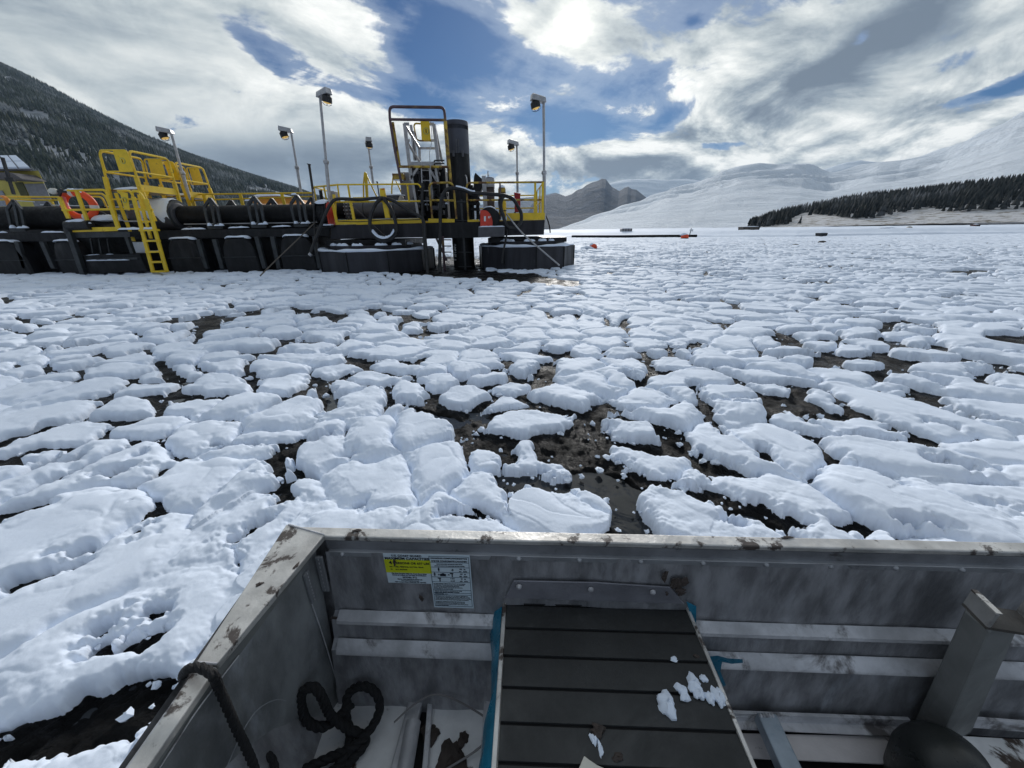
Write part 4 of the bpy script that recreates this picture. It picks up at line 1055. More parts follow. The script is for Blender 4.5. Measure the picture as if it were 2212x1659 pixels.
pole(370, 288, 410, 432, 14.0, (-1, -.2, 0), 'floodlight pole standing beside the yellow crossover stairs, against the wooded hill', r=.038)
# whip antennas
for (a0, a1, b0, b1, y, r_, lab) in ((667.5, 354, 680, 440, 12.6, .035, 'thick black antenna rod left of the dredge corner rail'), (814.5, 392, 821, 436, 15, .022, 'thin black antenna rod behind the middle of the deck pipe')):
    t = empty('antenna', tuple(P(b0, b1, y)), lab, 'antenna', 'black antennas')
    b = B(); b.tube([P(b0, b1, y), P(a0, a1, y)], r_, 8); b.obj('rod', RUB, t)
    b = B(); b.tube([P(a0, a1+2, y), P(a0, a1, y)], r_*1.6, 8); b.obj('tip', RUB, t)

# hoses and cables
def hose(pts, r, lab, name='hose', m_=RUB, cat='hose', group=None, sub=8, snow=None, n=10):
    t = bpy.data.objects.new(name, None); p = smooth_path(pts, sub)
    b = B(); b.tube(p, r, n); o = b.obj(name, m_, smooth=True); bpy.data.objects.remove(t)
    tag(o, lab, cat, group)
    if snow:
        for i0, i1 in snow:
            pp = [q+Vector((0, -.0, r*.75)) for q in p[int(i0*len(p)):int(i1*len(p))]]
            snow_strip(pp, r*1.7, r*.9, o, 5)
    return o
hose([P(658, 606, 10.9+.1), P(664, 580, 11.2), P(670, 549, 11.35), P(678, 527, 11.5), P(692, 490, 11.7), P(704, 460, 11.75), P(714, 441, 11.8), P(725, 431, 11.85), P(745, 429.5, 11.85), P(775, 431.5, 11.85), P(805, 428.5, 11.85), P(826, 427.8, 11.85), P(848, 433, 11.85), P(868, 445, 11.8), P(885, 456, 11.75), P(905, 467, 11.7), P(916, 480, 11.65), P(919, 520, 11.55), P(922, 560, 11.3), P(924, 592, 11.1)][2:], .045,
     'long black hose slung over the yellow post and down both sides of the left pontoon')
hose([P(658+14, 548, 11.32), P(668, 552, 11.3)], .05, 'short grey coupling on the end of the hanging black hose', m_=GALV, cat='coupling', name='hose_coupling')
loop = [P(826, 427, 11.8), P(812, 440, 11.8), P(803, 460, 11.8), P(799, 480, 11.75), P(801, 497, 11.7), P(812, 513, 11.65), P(826, 520, 11.6), P(845, 516, 11.65), P(857, 500, 11.7), P(854, 478, 11.75), P(848, 460, 11.8), P(838, 441, 11.8), P(826, 427.5, 11.8)]
o = hose(loop, .05, 'black hose hanging in a wide loop from the yellow post, snow in its bottom', sub=6)
sw = smooth_path([P(804, 500, 11.62), P(815, 511.5, 11.58), P(829, 516, 11.56), P(843, 510, 11.6), P(850, 499, 11.65)], 5)
snow_strip([q+Vector((0, .04, .0)) for q in sw], .13, .07, o, 5)
hose([P(951, 590, 11.2), P(950, 560, 11.5), P(951, 500, 11.7), P(951.5, 450, 11.75), P(955, 425, 11.75), P(965, 410, 11.8), P(980, 406.5, 11.8), P(1000, 410, 11.8), P(1020, 417, 11.8), P(1050, 418.5, 11.8), P(1080, 421, 11.8), P(1092, 423, 11.8), P(1108, 430, 11.8), P(1118, 445, 11.8), P(1126, 462, 11.75), P(1124, 482, 11.7), P(1112, 493, 11.65), P(1097, 490, 11.65), P(1088, 470, 11.7), P(1082, 445, 11.75), P(1085, 428, 11.8), P(1092, 422, 11.82)], .05,
     'black hose arching over the deck rails and ending in a loop round the gas bottles', snow=[(.30, .40)])
hose([P(1078, 430, 11.9), P(1079, 447, 11.85), P(1088, 462, 11.8), P(1092, 480, 11.75), P(1095, 500, 11.7), P(1092, 520, 11.6), P(1087, 545, 11.4), P(1085, 568, 11.3)], .028, 'thin black hose hanging from the winch shelf down the right pontoon', snow=None)
hose([P(913, 396, 12.1), P(912, 430, 12.0), P(914, 480, 11.85), P(918, 540, 11.5), P(922, 585, 11.2)], .042, 'straight dark hose dropping beside the left edge of the dredge well')
hose([P(676, 410, 12.5), P(678, 450, 11.9), P(680, 500, 11.8), P(684, 548, 11.5)], .026, 'thin dark cable hanging at the left corner of the dredge', name='cable', cat='cable')
hose([P(1176, 459, 12.2), P(1183, 475, 12.3), P(1187, 490, 12.4), P(1188.5, 502, 12.6)], .02, 'thin black cable curving off the right end of the deck', name='cable', cat='cable')
hose([P(730, 477.5, 11.9), P(760, 479, 11.9), P(790, 478.5, 11.9), P(830, 475, 11.9), P(870, 475.5, 11.9), P(908, 474, 11.9)], .012, 'thin black cable clipped along the front yellow toe board', name='cable', cat='cable')
for (pts, r_, lab) in (([P(683, 478, 11.9), P(640, 520, 10.8), P(592, 566, 9.9), P(562, 596, 9.2)], .014, 'rusty wire line running from the dredge corner down to the snow on the left'),
                     ([P(1094, 462, 11.9), P(1125, 500, 11.4), P(1160, 532, 11.0), P(1200, 566, 10.7), P(1208, 573, 10.6)], .022, 'pale frayed rope slanting across the right pontoon into the mud'),
                     ([P(757, 440, 12.0), P(800, 480, 11.8), P(835, 512, 11.6)], .007, 'very thin wire slanting over the front of the deck to the left pontoon')):
    tag(B().tube(smooth_path(pts, 4), r_, 6).obj('mooring_line', GALV if r_ > .02 else WOODM, smooth=True), lab, 'line', 'lines slanting off the dredge')
# boarding ladder in the well
t = empty('well_ladder', tuple(P(960, 590, 12.2)), 'dark steel ladder hanging down into the open well under the dredge', 'ladder')
b = B(); b.bar(P(956, 510, 11.9), P(961, 590, 11.9), .07, .05); b.bar(P(941, 511, 12.6), P(965, 563, 12.6), .06, .05); b.obj('stringer', PURP, t)
b = B()
for y in (518, 531.5, 544.5, 557): b.tube([P(957+(y-510)*.06, y, 11.95), P(975, y, 11.95)], .018, 6)
b.obj('rung', PURP, t)
t = empty('column_guide', tuple(P(1020, 590, 12)), 'thin dark guide ladder fixed down the front of the pump column', 'ladder')
b = B(); b.bar(P(996, 430, 12.1), P(1006, 590, 12.1), .05, .05); b.tube([P(986, 436, 12.05), P(1010, 436, 12.05)], .025, 6); b.tube([P(985, 477, 12.05), P(1012, 477, 12.05)], .02, 6)
b.obj('stringer', STRUT, t)
b = B()
for y in (513, 545, 576): b.tube([P(990, y, 12.1), P(1020, y, 12.1)], .015, 6)
b.obj('rung', STRUT, t)

# ------------------------------------------------------------------ floating walkway with its pipe (left)
fw = empty('floating_walkway', (-11, 12.6, 0), 'long black floating walkway carrying a fat black pipe over rounded floats', 'walkway')
def beam(pts_top, pts_bot, y, d, name, m_, parent):
    b = B(); t = [P(*q, y) for q in pts_top]; u = [P(*q, y) for q in pts_bot][::-1]
    b.poly([Vector((k.x, y, k.z)) for k in t+u], (0, d, 0)); return b.obj(name, m_, parent, bevel=.01)
beam([(-40, 506), (160, 504)], [(-40, 525), (160, 520)], 12.3, 2.2, 'side_beam', BLACK, fw)
beam([(280, 499), (712, 492)], [(280, 518), (712, 510)], 12.3, 2.2, 'side_beam', BLACK, fw)
ZW = P(400, 497, 12.3).z
# floats: drums on their side, rounded tops showing in front
for i, (x0, x1, yt) in enumerate(((-46, 32, 520.5), (103, 156, 519.5), (352, 420, 514.5), (472, 540, 512), (597, 668, 508.5))):
    a = P(x0, yt, 12.05); c = P(x1, yt, 12.05); cxm = (a.x+c.x)/2; hw = (c.x-a.x)/2*1.12; zt_ = a.z
    b = B(); n = 20; prof_ = []
    vs = []
    for y_, k in ((12.05, .93), (12.10, 1.0), (14.4, 1.0), (14.45, .93)):
        for j in range(n+1):
            aa = math.pi*j/n; xx = math.copysign(abs(math.cos(aa))**.55, math.cos(aa)); zz = math.sin(aa)**.6
            vs.append((cxm+hw*k*xx, y_, -.2+(zt_+.2-.02)*zz*k))
    fs = [(r_*(n+1)+j, r_*(n+1)+j+1, (r_+1)*(n+1)+j+1, (r_+1)*(n+1)+j) for r_ in range(3) for j in range(n)]
    fs += [tuple(range(n+1)), tuple(3*(n+1)+j for j in range(n+1))]
    b.add(vs, fs); fl = b.obj('float', BLACK, fw, smooth=True)
    b = B(); b.tube([(cxm-hw*.98, 12.03, zt_*.45), (cxm+hw*.98, 12.03, zt_*.45)], .012, 5); b.obj('seam', STRUT, fl)
    snow_strip([(cxm-hw*.66, 12.2, zt_-.06), (cxm-hw*.5, 12.2, zt_-.015), (cxm+hw*.5, 12.2, zt_-.015), (cxm+hw*.66, 12.2, zt_-.06)], .30, .05, fl, 20+i)
# dark body behind the floats, closes the view under the beam
b = B(); b.box(P(-60, 550, 12.5).x, P(690, 550, 12.5).x, 12.5, 14.3, -.1, ZW-.25); b.obj('inner_hull', PIPE, fw)
for i, (xa, xb) in enumerate(((38, 56), (92, 118), (429, 447), (464, 482), (555, 573), (589, 604), (680, 692))):
    b = B(); y0_ = 522 if xa < 200 else (517 if xa < 500 else 511)
    b.bar(P(xa, y0_, 12.1), P(xb, 580, 12.1), .13, .10); b.obj('strut', STRUT, fw, bevel=.01)
for i, (x0, y0_, x1, y1_) in enumerate(((0, 503, 15, 502.8), (90, 502.6, 138, 502.2), (393, 496, 444, 495), (494, 493, 538, 491.5), (588, 490.5, 628, 489))):
    snow_strip([P(x0, y0_, 12.36), P(x1, y1_, 12.36)], .14, .045, fw, 30+i)
# pipe on top
YP = 12.95
pp = empty('walkway_pipe', tuple(P(400, 465, YP)), 'fat black insulated pipe lying along the floating walkway', 'pipe')
pts = [P(-60, 471, YP), P(140, 470, YP), P(300, 469, YP)]
b = B(); b.tube([P(-60, 472.5, YP), P(230, 470, YP)], .34, 32); b.obj('pipe', PIPE, pp, smooth=True)
b = B(); b.tube([P(392, 467, YP), P(690, 462.5, YP)], .29, 32); b.obj('pipe', PIPE, pp, smooth=True)
b = B(); b.tube([P(398, 484.5, YP-.32), P(690, 480.5, YP-.30)], .018, 6); b.obj('trace_line', GALV, pp)
YC = 12.9
b = B(); c0 = P(322, 466, YC); c1 = P(393, 466, YC)
b.tube([lerp(c0, c1, t) for t in (-.35, 0, .06, .12, .88, .94, 1.)], [.34, .37, .42, .43, .43, .40, .33], 30); cp_ = b.obj('coupling', mat('rubber_sleeve', (.060, .060, .068), .6, 0, .25, 3, .006, 14, dirt=(.16, .16, .17), dscale=2, dthr=.66), pp, smooth=True)
b = B(); vs = []; n = 14; m_ = 22
rg = random.Random(3)
for i in range(m_):
    t = i/(m_-1); c = lerp(c0, c1, .0+t*.93); e = min(1, .5+min(i, m_-1-i)*.4)
    for k in range(n):
        a = R(148-116*k/(n-1)*1.0); w = .445+.05*e*math.sin(math.pi*k/(n-1))*rg.uniform(.7, 1.1)
        if k == n-1: a = R(30)
        if k == 0: a = R(196 + 14*math.sin(i*.9)+rg.uniform(-4, 4)); w = .432
        if k == 1: a = R(178 + 10*math.sin(i*.9))
        if k == 2: a = R(165)
        vs.append(c+Vector((0, -math.cos(math.pi-a)*w*-1 if False else math.cos(a)*w, math.sin(a)*w)))
fs = [(i*n+k, i*n+k+1, (i+1)*n+k+1, (i+1)*n+k) for i in range(m_-1) for k in range(n-1)]
b.add(vs, fs); b.obj('snow_cap', SNOW, cp_, smooth=True)
for x in (340, 388):
    b = B(); b.tube([P(x, 466, YC), P(x+2.5, 466, YC)], .445, 28); b.obj('clamp', STRUT, cp_)
tag(blob_mesh(P(350, 437.5, 12.9), .16, .12, .07, 9, .3).obj('rag', DGREY, smooth=True), 'crumpled dark rag on top of the snowy rubber sleeve', 'rag')
# cradles that hold the pipe: two house-shaped frames each
def cradle(apx, apy, w, yt, yb, dy):
    """apx,apy apex in the picture; w half width px; yt shoulder; yb foot"""
    YF = 12.45; o = []
    t = empty('pipe_cradle', tuple(P(apx+6, yb, YF)), None, None)
    for j, (Yq, nm) in enumerate(((YF, 'front_frame'), (YF+.9, 'rear_frame'))):
        d = Vector((0.0, Yq-YF, 0))
        b = B(); A_ = P(apx, apy, YF)+d; L = P(apx-w, yt, YF)+d; R_ = P(apx+w*1.15, yt, YF)+d
        b.bar(L, A_, .07, .06); b.bar(A_, R_, .07, .06)
        for (p0, q0) in ((L, P(apx-w+11, yb, YF)+d), (A_, P(apx+12, yb, YF)+d), (R_, P(apx+w*1.15+9, yb, YF)+d)): b.bar(p0, q0, .075, .05)
        b.bar(P(apx-w+8, yb-2, YF)+d, P(apx+w+12, yb-3, YF)+d, .09, .07)
        b.obj(nm, STRUT, t)
    for x0, x1 in ((apx-w+2, apx-w+10), (apx-w+16, apx-w+29), (apx+w+1, apx+w+10)):
        snow_strip([P(x0+6, yb-6, YF-.1), P(x1+6, yb-6.3, YF-.1)], .17, .09 if x1-x0 < 11 else .05, t, int(x0))
    return t
CR = [(454.5, 428.5, 13, 447, 494, 'black pipe cradle nearest the snowy rubber sleeve'), (549, 424.5, 13, 443, 491, 'black pipe cradle in the middle, between the sleeve and the dredge'), (641, 422, 13, 441, 489, 'black pipe cradle with snow on its apex, next to the dredge'),
      (30, 432.5, 14, 452, 499, 'black pipe cradle at the far left, below the yellow building')]
for (a0, a1, w, yt, yb, lab) in CR: tag(cradle(a0, a1, w, yt, yb, .9), lab, 'cradle', 'pipe cradles along the walkway')
snow_strip([P(629, 421, 12.5), P(641, 421, 12.5)], .10, .06, [o for o in bpy.data.objects if o.name.startswith('pipe_cradle')][2], 5)
# hand rail behind the pipe
YR = 14.5
t = empty('walkway_railing', tuple(P(550, 440, YR)), 'long yellow two-rail handrail behind the black pipe, right of the yellow stairs', 'railing', 'yellow walkway railings')
b = B(); b.tube([P(418, 420, YR), P(678, 416.5, YR)], .028, 8); b.obj('top_rail', YEL, t, smooth=True)
b = B(); b.tube([P(418, 433, YR), P(678, 424.5, YR)], .024, 8); b.obj('middle_rail', YEL, t, smooth=True)
for x0, x1 in ((519, 526), (609, 616), (440, 447)):
    b = B(); b.bar(P(x0, 419, YR-.03), P(x1, 448, YR-.03), .10, .05); b.obj('post', YEL, t)
t = empty('walkway_railing', tuple(P(60, 440, YR)), 'yellow two-rail handrail in front of the yellow building at the far left', 'railing', 'yellow walkway railings')
b = B(); b.tube([P(-60, 424, YR), P(140, 426, YR)], .032, 8); b.obj('top_rail', YEL, t, smooth=True)
b = B(); b.tube([P(-60, 431, YR), P(140, 432.5, YR)], .028, 8); b.obj('middle_rail', YEL, t, smooth=True)
b = B(); b.bar(P(109, 432, YR-.03), P(119, 455, YR-.03), .12, .05); b.obj('post', YEL, t)
b = B(); b.tube([P(30, 433, 13.6), P(74, 436, 13.6)], .015, 6); b.tube([P(88, 442.5, 13.6), P(310, 449, 13.6)], .02, 6); b.obj('white_pipe', WHITE, t)
b = B(); b.box(P(-60, 445, 15).x, P(690, 445, 15).x, 14.3, 15.4, ZW-.2, ZW+.42); b.obj('deck', BLACK, fw)
tag(B().tube(smooth_path([P(5, 425, 14.2), P(12, 427, 14.1), P(17, 433, 14.05), P(19, 444, 14.0), P(15, 433, 14.05), P(8, 426, 14.1)], 4), .05, 6).obj('strap', mat('orange_strap', (.75, .25, .03), .6), smooth=True), 'orange strap knotted on the far left handrail', 'strap')
# orange boat hull glimpsed behind the railing
t = empty('work_boat', tuple(P(590, 440, 17)), 'orange and white work boat glimpsed behind the walkway rail', 'boat')
b = B(); b.poly([P(544, 434, 17), P(560, 425, 17), P(600, 424, 17), P(640, 430, 17), P(655, 440, 17), P(545, 440, 17)], (0, 1.6, 0)); b.obj('hull', mat('boat_orange', (.75, .32, .05), .5), t, bevel=.05)
snow_strip([P(530, 434, 16.9), P(560, 424, 16.9), P(600, 423, 16.9), P(650, 431, 16.9)], .4, .07, t, 3)

# ------------------------------------------------------------------ yellow crossover stairs over the pipe
def panel(px, pts, y, m_, parent, name, th=.02):
    b = B(); b.poly([P(q[0], q[1], y) for q in pts], (0, th, 0)); return b.obj(name, m_, parent)
def stair_tower(spec, Yf, Yb, lab):
    """spec: picture x of the left-front, right-front posts, tops and feet"""
    (lx, ly, lfx, lfy), (rx, ry, rfx, rfy), platz = spec
    LF = P(lx, ly, Yf); LFb = P(lfx, lfy, Yf); RF = P(rx, ry, Yf); RFb = P(rfx, rfy, Yf); D = Vector((0, Yb-Yf, 0))
    t = empty('crossover_stairs', tuple(RFb), lab, 'stairs', 'yellow crossover stairs')
    zt_ = LF.z; PZ = platz
    zm = PZ+(zt_-PZ)*.46
    def at(A, Bt, z): return lerp(A, Bt, (A.z-z)/(A.z-Bt.z))
    mid = [at(LF, LFb, zm), at(RF, RFb, zm)]
    r = .028
    # hoops: left side, right side, with rounded upper corners; posts thicker below
    for (A, Ab, nm) in ((LF, LFb, 'left_hoop'), (RF, RFb, 'right_hoop')):
        b = B(); b.tube(rounded([at(A, Ab, PZ-.05), A, A+D, at(A, Ab, PZ-.05)+D], .14, 6), r*1.15, 8)
        m0 = at(A, Ab, zm); b.tube([m0, m0+D], r, 8); b.obj('side_hoop', YEL, t, smooth=True)
        for s in (0, 1):
            b = B(); b.bar(at(A, Ab, PZ+.32)+D*s+Vector((0, -.02, 0)), Ab+D*s+Vector((0, -.02, 0)), .115, .06); b.obj('post', YEL, t, bevel=.006)
    # platform, toe boards and brackets
    a, c = at(LF, LFb, PZ), at(RF, RFb, PZ)
    b = B(); b.hexa([a+Vector((0, 0, -.05)), c+Vector((0, 0, -.05)), c+D+Vector((0, 0, -.05)), a+D+Vector((0, 0, -.05)), a, c, c+D, a+D]); pf = b.obj('platform', YELD, t)
    snow_strip([lerp(a, c, .05)+Vector((0, .12, 0)), lerp(a, c, .97)+Vector((0, .12, 0))], .25, .07, pf, 8)
    b = B(); b.slab([c+Vector((.02, 0, -.06)), c+D+Vector((.02, 0, -.06)), c+D+Vector((.02, 0, .12)), c+Vector((.02, 0, .12))], (.015, 0, 0)); b.slab([a+D+Vector((0, .03, -.05)), c+D+Vector((0, .03, -.05)), c+D+Vector((0, .03, .10)), a+D+Vector((0, .03, .10))], (0, .015, 0)); b.obj('toe_board', YEL, t)
    b = B(); b.poly([at(RF, RFb, PZ-.06)+Vector((.0, .02, 0)), at(RF, RFb, PZ-.06)+Vector((.22, .02, 0)), at(RF, RFb, PZ-.32)+Vector((.0, .02, 0))], (0, .012, 0)); b.obj('bracket', YEL, t)
    # swing gates on the front and back faces
    for s, (u0, u1, pn0, pn1) in enumerate(((.10, 1.02, .50, 1.0), (.02, .94, .15, .72))):
        off = D*s+Vector((0, -.07 if not s else .07, 0))
        g0, g1 = lerp(LF, RF, u0)+off, lerp(LF, RF, u1)+off
        h0, h1 = lerp(mid[0], mid[1], u0+.02)+off, lerp(mid[0], mid[1], u1+.02)+off
        b = B(); b.tube(rounded([lerp(g0, g1, .5), g0, h0, h1, g1, lerp(g0, g1, .5)], .07, 4), .020, 8); gf = b.obj('gate', YEL, t, smooth=True)
        b = B(); q = [lerp(h0, h1, pn0), lerp(h0, h1, pn1), lerp(g0, g1, pn1), lerp(g0, g1, pn0)]
        b.slab([k+Vector((0, -.012, 0)) for k in q], (0, .008, 0)); b.obj('gate_panel', YEL, gf)
        cc_ = sum(q, Vector())/4
        if not s: badge((cc_.x, cc_.y-.022, cc_.z), .075, gf)
    # treads going down the front and back between the posts
    b = B()
    for k in range(1, 4):
        z_ = PZ-k*.26
        if z_ < LFb.z+.1: break
        for s in (0, 1):
            if s == 0 and k > 2: continue
            a2, c2 = at(LF, LFb, z_)+D*s, at(RF, RFb, z_)+D*s
            b.bar(a2, c2, .04, .12)
    b.obj('tread', YEL, t)
    return t
stair_tower(((214, 325.5, 250, 468), (277, 325.5, 318, 452), P(270, 409, 12.2).z), 12.2, 13.5, 'nearer pair of tall yellow crossover stairs with safety gates, left of the snowy sleeve')
stair_tower(((334, 349.5, 362, 446), (377, 350.5, 414, 449), P(380, 422, 14.0).z), 14.0, 15.2, 'farther pair of yellow crossover stairs, beyond the pipe and the snowy sleeve')

# boarding platform with rail and ladder
bp = empty('boarding_platform', tuple(P(220, 595, 11.7)), 'black boarding platform with a yellow toe board and rail, beside the yellow ladder', 'platform')
YQ = 11.7
b = B(); b.poly([P(155, 501, YQ), P(280, 500, YQ), P(281, 512, YQ), P(158, 514, YQ)], (0, 1.0, 0)); b.obj('deck', STRUT, bp, bevel=.01)
b = B(); b.bar(P(150, 500, YQ-.05), P(182, 594, YQ-.05), .14, .12); b.obj('leg', STRUT, bp, bevel=.01)
b = B(); b.bar(P(275, 512, YQ), P(288, 548, YQ), .10, .10); b.obj('leg', STRUT, bp, bevel=.01)
b = B(); b.poly([P(180, 551, YQ), P(300, 548, YQ), P(318, 587, YQ), P(190, 592, YQ)], (0, .9, 0)); lo = b.obj('lower_tank', BLACK, bp, bevel=.02)
b = B(); b.poly([P(186, 560, YQ-.03), P(296, 556, YQ-.03), P(297, 560, YQ-.03), P(187, 565, YQ-.03)], (0, .03, 0)); b.obj('ledge', STRUT, lo)
snow_strip([P(187, 563.5, YQ-.03), P(279, 562, YQ-.03)], .10, .03, lo, 8)
snow_strip([P(182, 552.5, YQ+.05), P(215, 550, YQ+.05)], .10, .02, lo, 9); snow_strip([P(230, 549.5, YQ+.05), P(245, 549.5, YQ+.05)], .10, .02, lo, 9)
b = B(); b.poly([P(158, 514, YQ+.7), P(290, 512, YQ+.7), P(300, 560, YQ+.7), P(170, 562, YQ+.7)], (0, .05, 0)); b.obj('back_plate', PIPE, bp)
b = B()
for x in (196, 214, 232): b.bar(P(x, 516, YQ+.6), P(x+6, 550, YQ+.6), .04, .04)
b.obj('rib', STRUT, bp)
b = B(); b.tube([P(146, 488, YQ-.02), P(196, 486, YQ-.02)], .13, 14); b.tube([P(147, 489, YQ-.02), P(150, 505, YQ-.02)], .10, 12); fe = b.obj('fender', RUB, bp, smooth=True)
snow_strip([P(140, 481.5, YQ-.02), P(178, 479.5, YQ-.02), P(196, 483, YQ-.02)], .18, .08, fe, 8)
panel(0, [(156.5, 501.5), (254, 499), (254, 490), (155.5, 492)], YQ-.03, YEL, bp, 'toe_board', .015)
rail([rounded([P(146, 411.5, YQ), P(226, 410, YQ), P(234, 424, YQ)], .12, 6), [P(135, 454, YQ), P(241, 452, YQ)],
      rounded([P(178, 418, YQ+1.4), P(224, 418.5, YQ+1.4), P(236, 440, YQ+1.4)], .12, 6), rounded([P(172, 425, YQ+1.4), P(220, 425, YQ+1.4), P(232, 450, YQ+1.4)], .12, 6)], .030, YEL, bp)
b = B(); b.bar(P(128, 425, YQ), P(148.5, 472, YQ), .10, .05); b.obj('rail_post', YEL, bp)
b = B(); b.bar(P(165.5, 413, YQ-.01), P(194, 491, YQ-.01), .085, .05); b.obj('rail_post', YEL, bp)
b = B(); b.bar(P(232, 421, YQ-.01), P(257, 496, YQ-.01), .11, .05); b.obj('rail_post', YEL, bp)
snow_strip([P(150, 410, YQ), P(182, 409, YQ)], .07, .02, bp, 8)
# hose pile on it
b = B()
for k in range(4):
    b.tube(smooth_path([P(190+k*4, 470-k*2, 12.0), P(205+k*3, 458+k*3, 12.05), P(225, 462+k*4, 12.1), P(235+k*2, 480, 12.1), P(215-k*4, 486-k*2, 12.0)], 5), .035, 6)
tag(b.obj('hose_pile', RUB, smooth=True), 'tangle of black hoses lying behind the boarding platform rail', 'hoses')
tag(blob_mesh(P(235, 476, 12.15), .33, .3, .16, 19, .2).obj('snow_heap', SNOW, smooth=True), 'small heap of snow behind the boarding platform rail', 'snow heap')
# life ring
t = empty('life_ring', tuple(P(172, 443, 11.95)), 'orange life ring with white bands and snow on its top, hung behind the yellow rail', 'life ring')
rc = P(171, 443.5, 11.95); rr_ = .33
b = B(); ring = [rc+Vector((math.cos(a)*rr_*1.05, math.cos(a)*.08, math.sin(a)*rr_)) for a in [2*math.pi*k/40 for k in range(40)]]
b.tube(ring, .095, 12, closed=True); b.obj('ring', ORANGE, t, smooth=True)
for a0 in (100, 172, 278, 352):
    b = B(); b.tube([rc+Vector((math.cos(a)*rr_*1.05, math.cos(a)*.08, math.sin(a)*rr_)) for a in [R(a0-8+4*k) for k in range(5)]], .099, 12); b.obj('white_band', WHITE, t, smooth=True)
snow_strip([rc+Vector((math.cos(a)*rr_*1.05, math.cos(a)*.08, math.sin(a)*rr_+.06)) for a in [R(140-k*16) for k in range(7)]], .16, .055, t, 3)
b = B(); b.tube(smooth_path([P(137, 425, 11.8), P(139, 436, 11.8), P(140, 450, 11.8), P(146, 456, 11.8)], 5), [.05]*6+[.07]*10, 7); b.obj('rope', PINK, t, smooth=True)
t = empty('marker_light', tuple(P(128, 420, YQ)), 'small cream marker lamp clamped on the left end of the yellow rail', 'lamp')
b = B(); b.lathe(P(121, 413, YQ-.02), [(.06, -.16), (.08, -.10), (.075, -.02), (.03, .03)], 16, 'x'); b.obj('lens', CREAM, t, smooth=True)
b = B(); b.bar(P(123, 413.5, YQ), P(142, 414, YQ), .06, .06); b.bar(P(133, 408, YQ), P(128, 423, YQ), .05, .05); b.obj('clamp', RUB, t)

# yellow ladder down to the snow
yl = empty('boarding_ladder', tuple(P(345, 588, 11.4)), 'yellow ladder reaching down to the snow, left of the snowy pipe sleeve', 'ladder')
YL_ = 11.35
for (a0, a1, b0, b1) in ((288, 425, 331, 588), (316, 430, 360, 586)):
    b = B(); b.bar(P(a0, a1, YL_), P(b0, b1, YL_), .095, .05); b.obj('stringer', YEL, yl, bevel=.006)
for (pts) in ([(291, 440), (284, 412), (302, 414), (320, 445)], [(262, 419), (254, 413), (282, 411.5), (290, 432)]):
    b = B(); b.tube(rounded([P(*q, YL_+.03) for q in pts], .10, 5), .03, 8); b.obj('hand_hoop', YEL, yl, smooth=True)
for (a0, a1, b0, b1) in ((250, 417, 289, 521), (300, 420, 326, 515), (309, 415, 336, 478)):
    b = B(); b.bar(P(a0, a1, YL_+.55), P(b0, b1, YL_+.55), .075, .05); b.obj('inner_post', YEL, yl, bevel=.005)
for i, (x0, x1, y, sn) in enumerate(((304, 341, 497.5, 1), (312, 343, 520.5, 0), (318, 348, 544, 0), (325, 353, 566, 0), (330, 361, 586.5, 0), (294, 330, 453.5, 0), (302, 322, 479, 0))):
    b = B(); b.bar(P(x0, y, YL_+.02), P(x1, y-.5, YL_+.02), .05, .14 if i < 5 else .05); o = b.obj('rung', YEL, yl)
    if sn: snow_strip([P(x0-47, y-1, YL_+.2), P(x1-3, y-2, YL_+.05)], .22, .07, o, 12)
    elif i in (2, 1): snow_strip([P(x0+2, y-1, YL_+.02), P(x1-2, y-1.5, YL_+.02)], .12, .02, o, 12)
b = B(); b.tube([P(268, 478, YL_+.5), P(322, 477.5, YL_+.5)], .02, 6); o = b.obj('cross_bar', GALV, yl)
panel(0, [(269, 453), (280.5, 455), (275, 417), (259, 413), (262, 430)], YL_-.03, YEL, yl, 'gate_panel', .01)
badge(P(267.5, 432, YL_-.05), .07, yl)
b = B(); b.poly([P(285, 523, 12.0), P(309, 523, 12.0), P(314, 546, 12.0), P(290, 546, 12.0)], (0, .03, 0)); tag(b.obj('snowy_board', mat('snowy_board', (.7, .72, .76), .7, 0, .1, 4, .004, 20, dirt=(.1, .09, .09), dscale=5, dthr=.68)), 'snow-plastered board seen between the rungs of the yellow ladder', 'board')

# yellow building at the far left
yb_ = empty('control_building', tuple(P(20, 440, 21)), 'yellow building with a snow-covered ribbed roof and a dark awning at the far left', 'building')
YG = 21.
YWALL = mat('yellow_wall', (.60, .50, .11), .6, 0, .12, 1.5, .002, 20, dirt=(.25, .23, .10), dscale=1.5, dthr=.66)
zg = P(60, 450, YG).z; 
A0 = P(-170, 352, YG); A1 = P(83, 369, YG); 
xr_ = A1.x; zt_ = A1.z
dvx = P(86, 368, YG).x/YG*1.0
b = B(); b.hexa([(xr_-7, YG, .1), (xr_, YG, .1), (xr_+dvx*4.6, YG+4.6, .1), (xr_-7+dvx*4.6, YG+4.6, .1), (xr_-7, YG, zt_), (xr_, YG, zt_), (xr_+dvx*4.6, YG+4.6, zt_), (xr_-7+dvx*4.6, YG+4.6, zt_)]); b.obj('wall', YWALL, yb_)
R1 = P(38, 341, YG+2.4); zr_ = R1.z
b = B(); b.slab([(xr_-7.2, YG-.35, zt_-.03), (xr_+.10, YG-.35, zt_-.03), tuple(R1), (xr_-9, YG+2.4, zr_)], (0, 0, .06))
b.slab([(xr_-9, YG+2.4, zr_), tuple(R1), (xr_+dvx*5.0, YG+5.0, zt_-.03), (xr_-12, YG+5.0, zt_-.03)], (0, 0, .06)); b.obj('roof', DGREY, yb_)
b = B(); E0_, E1_, R0_ = Vector((xr_-7.2, YG-.35, zt_+.035)), Vector((xr_+.10, YG-.35, zt_+.035)), Vector((xr_-9, YG+2.4, zr_+.065)); R1_ = R1+Vector((0, 0, .065))
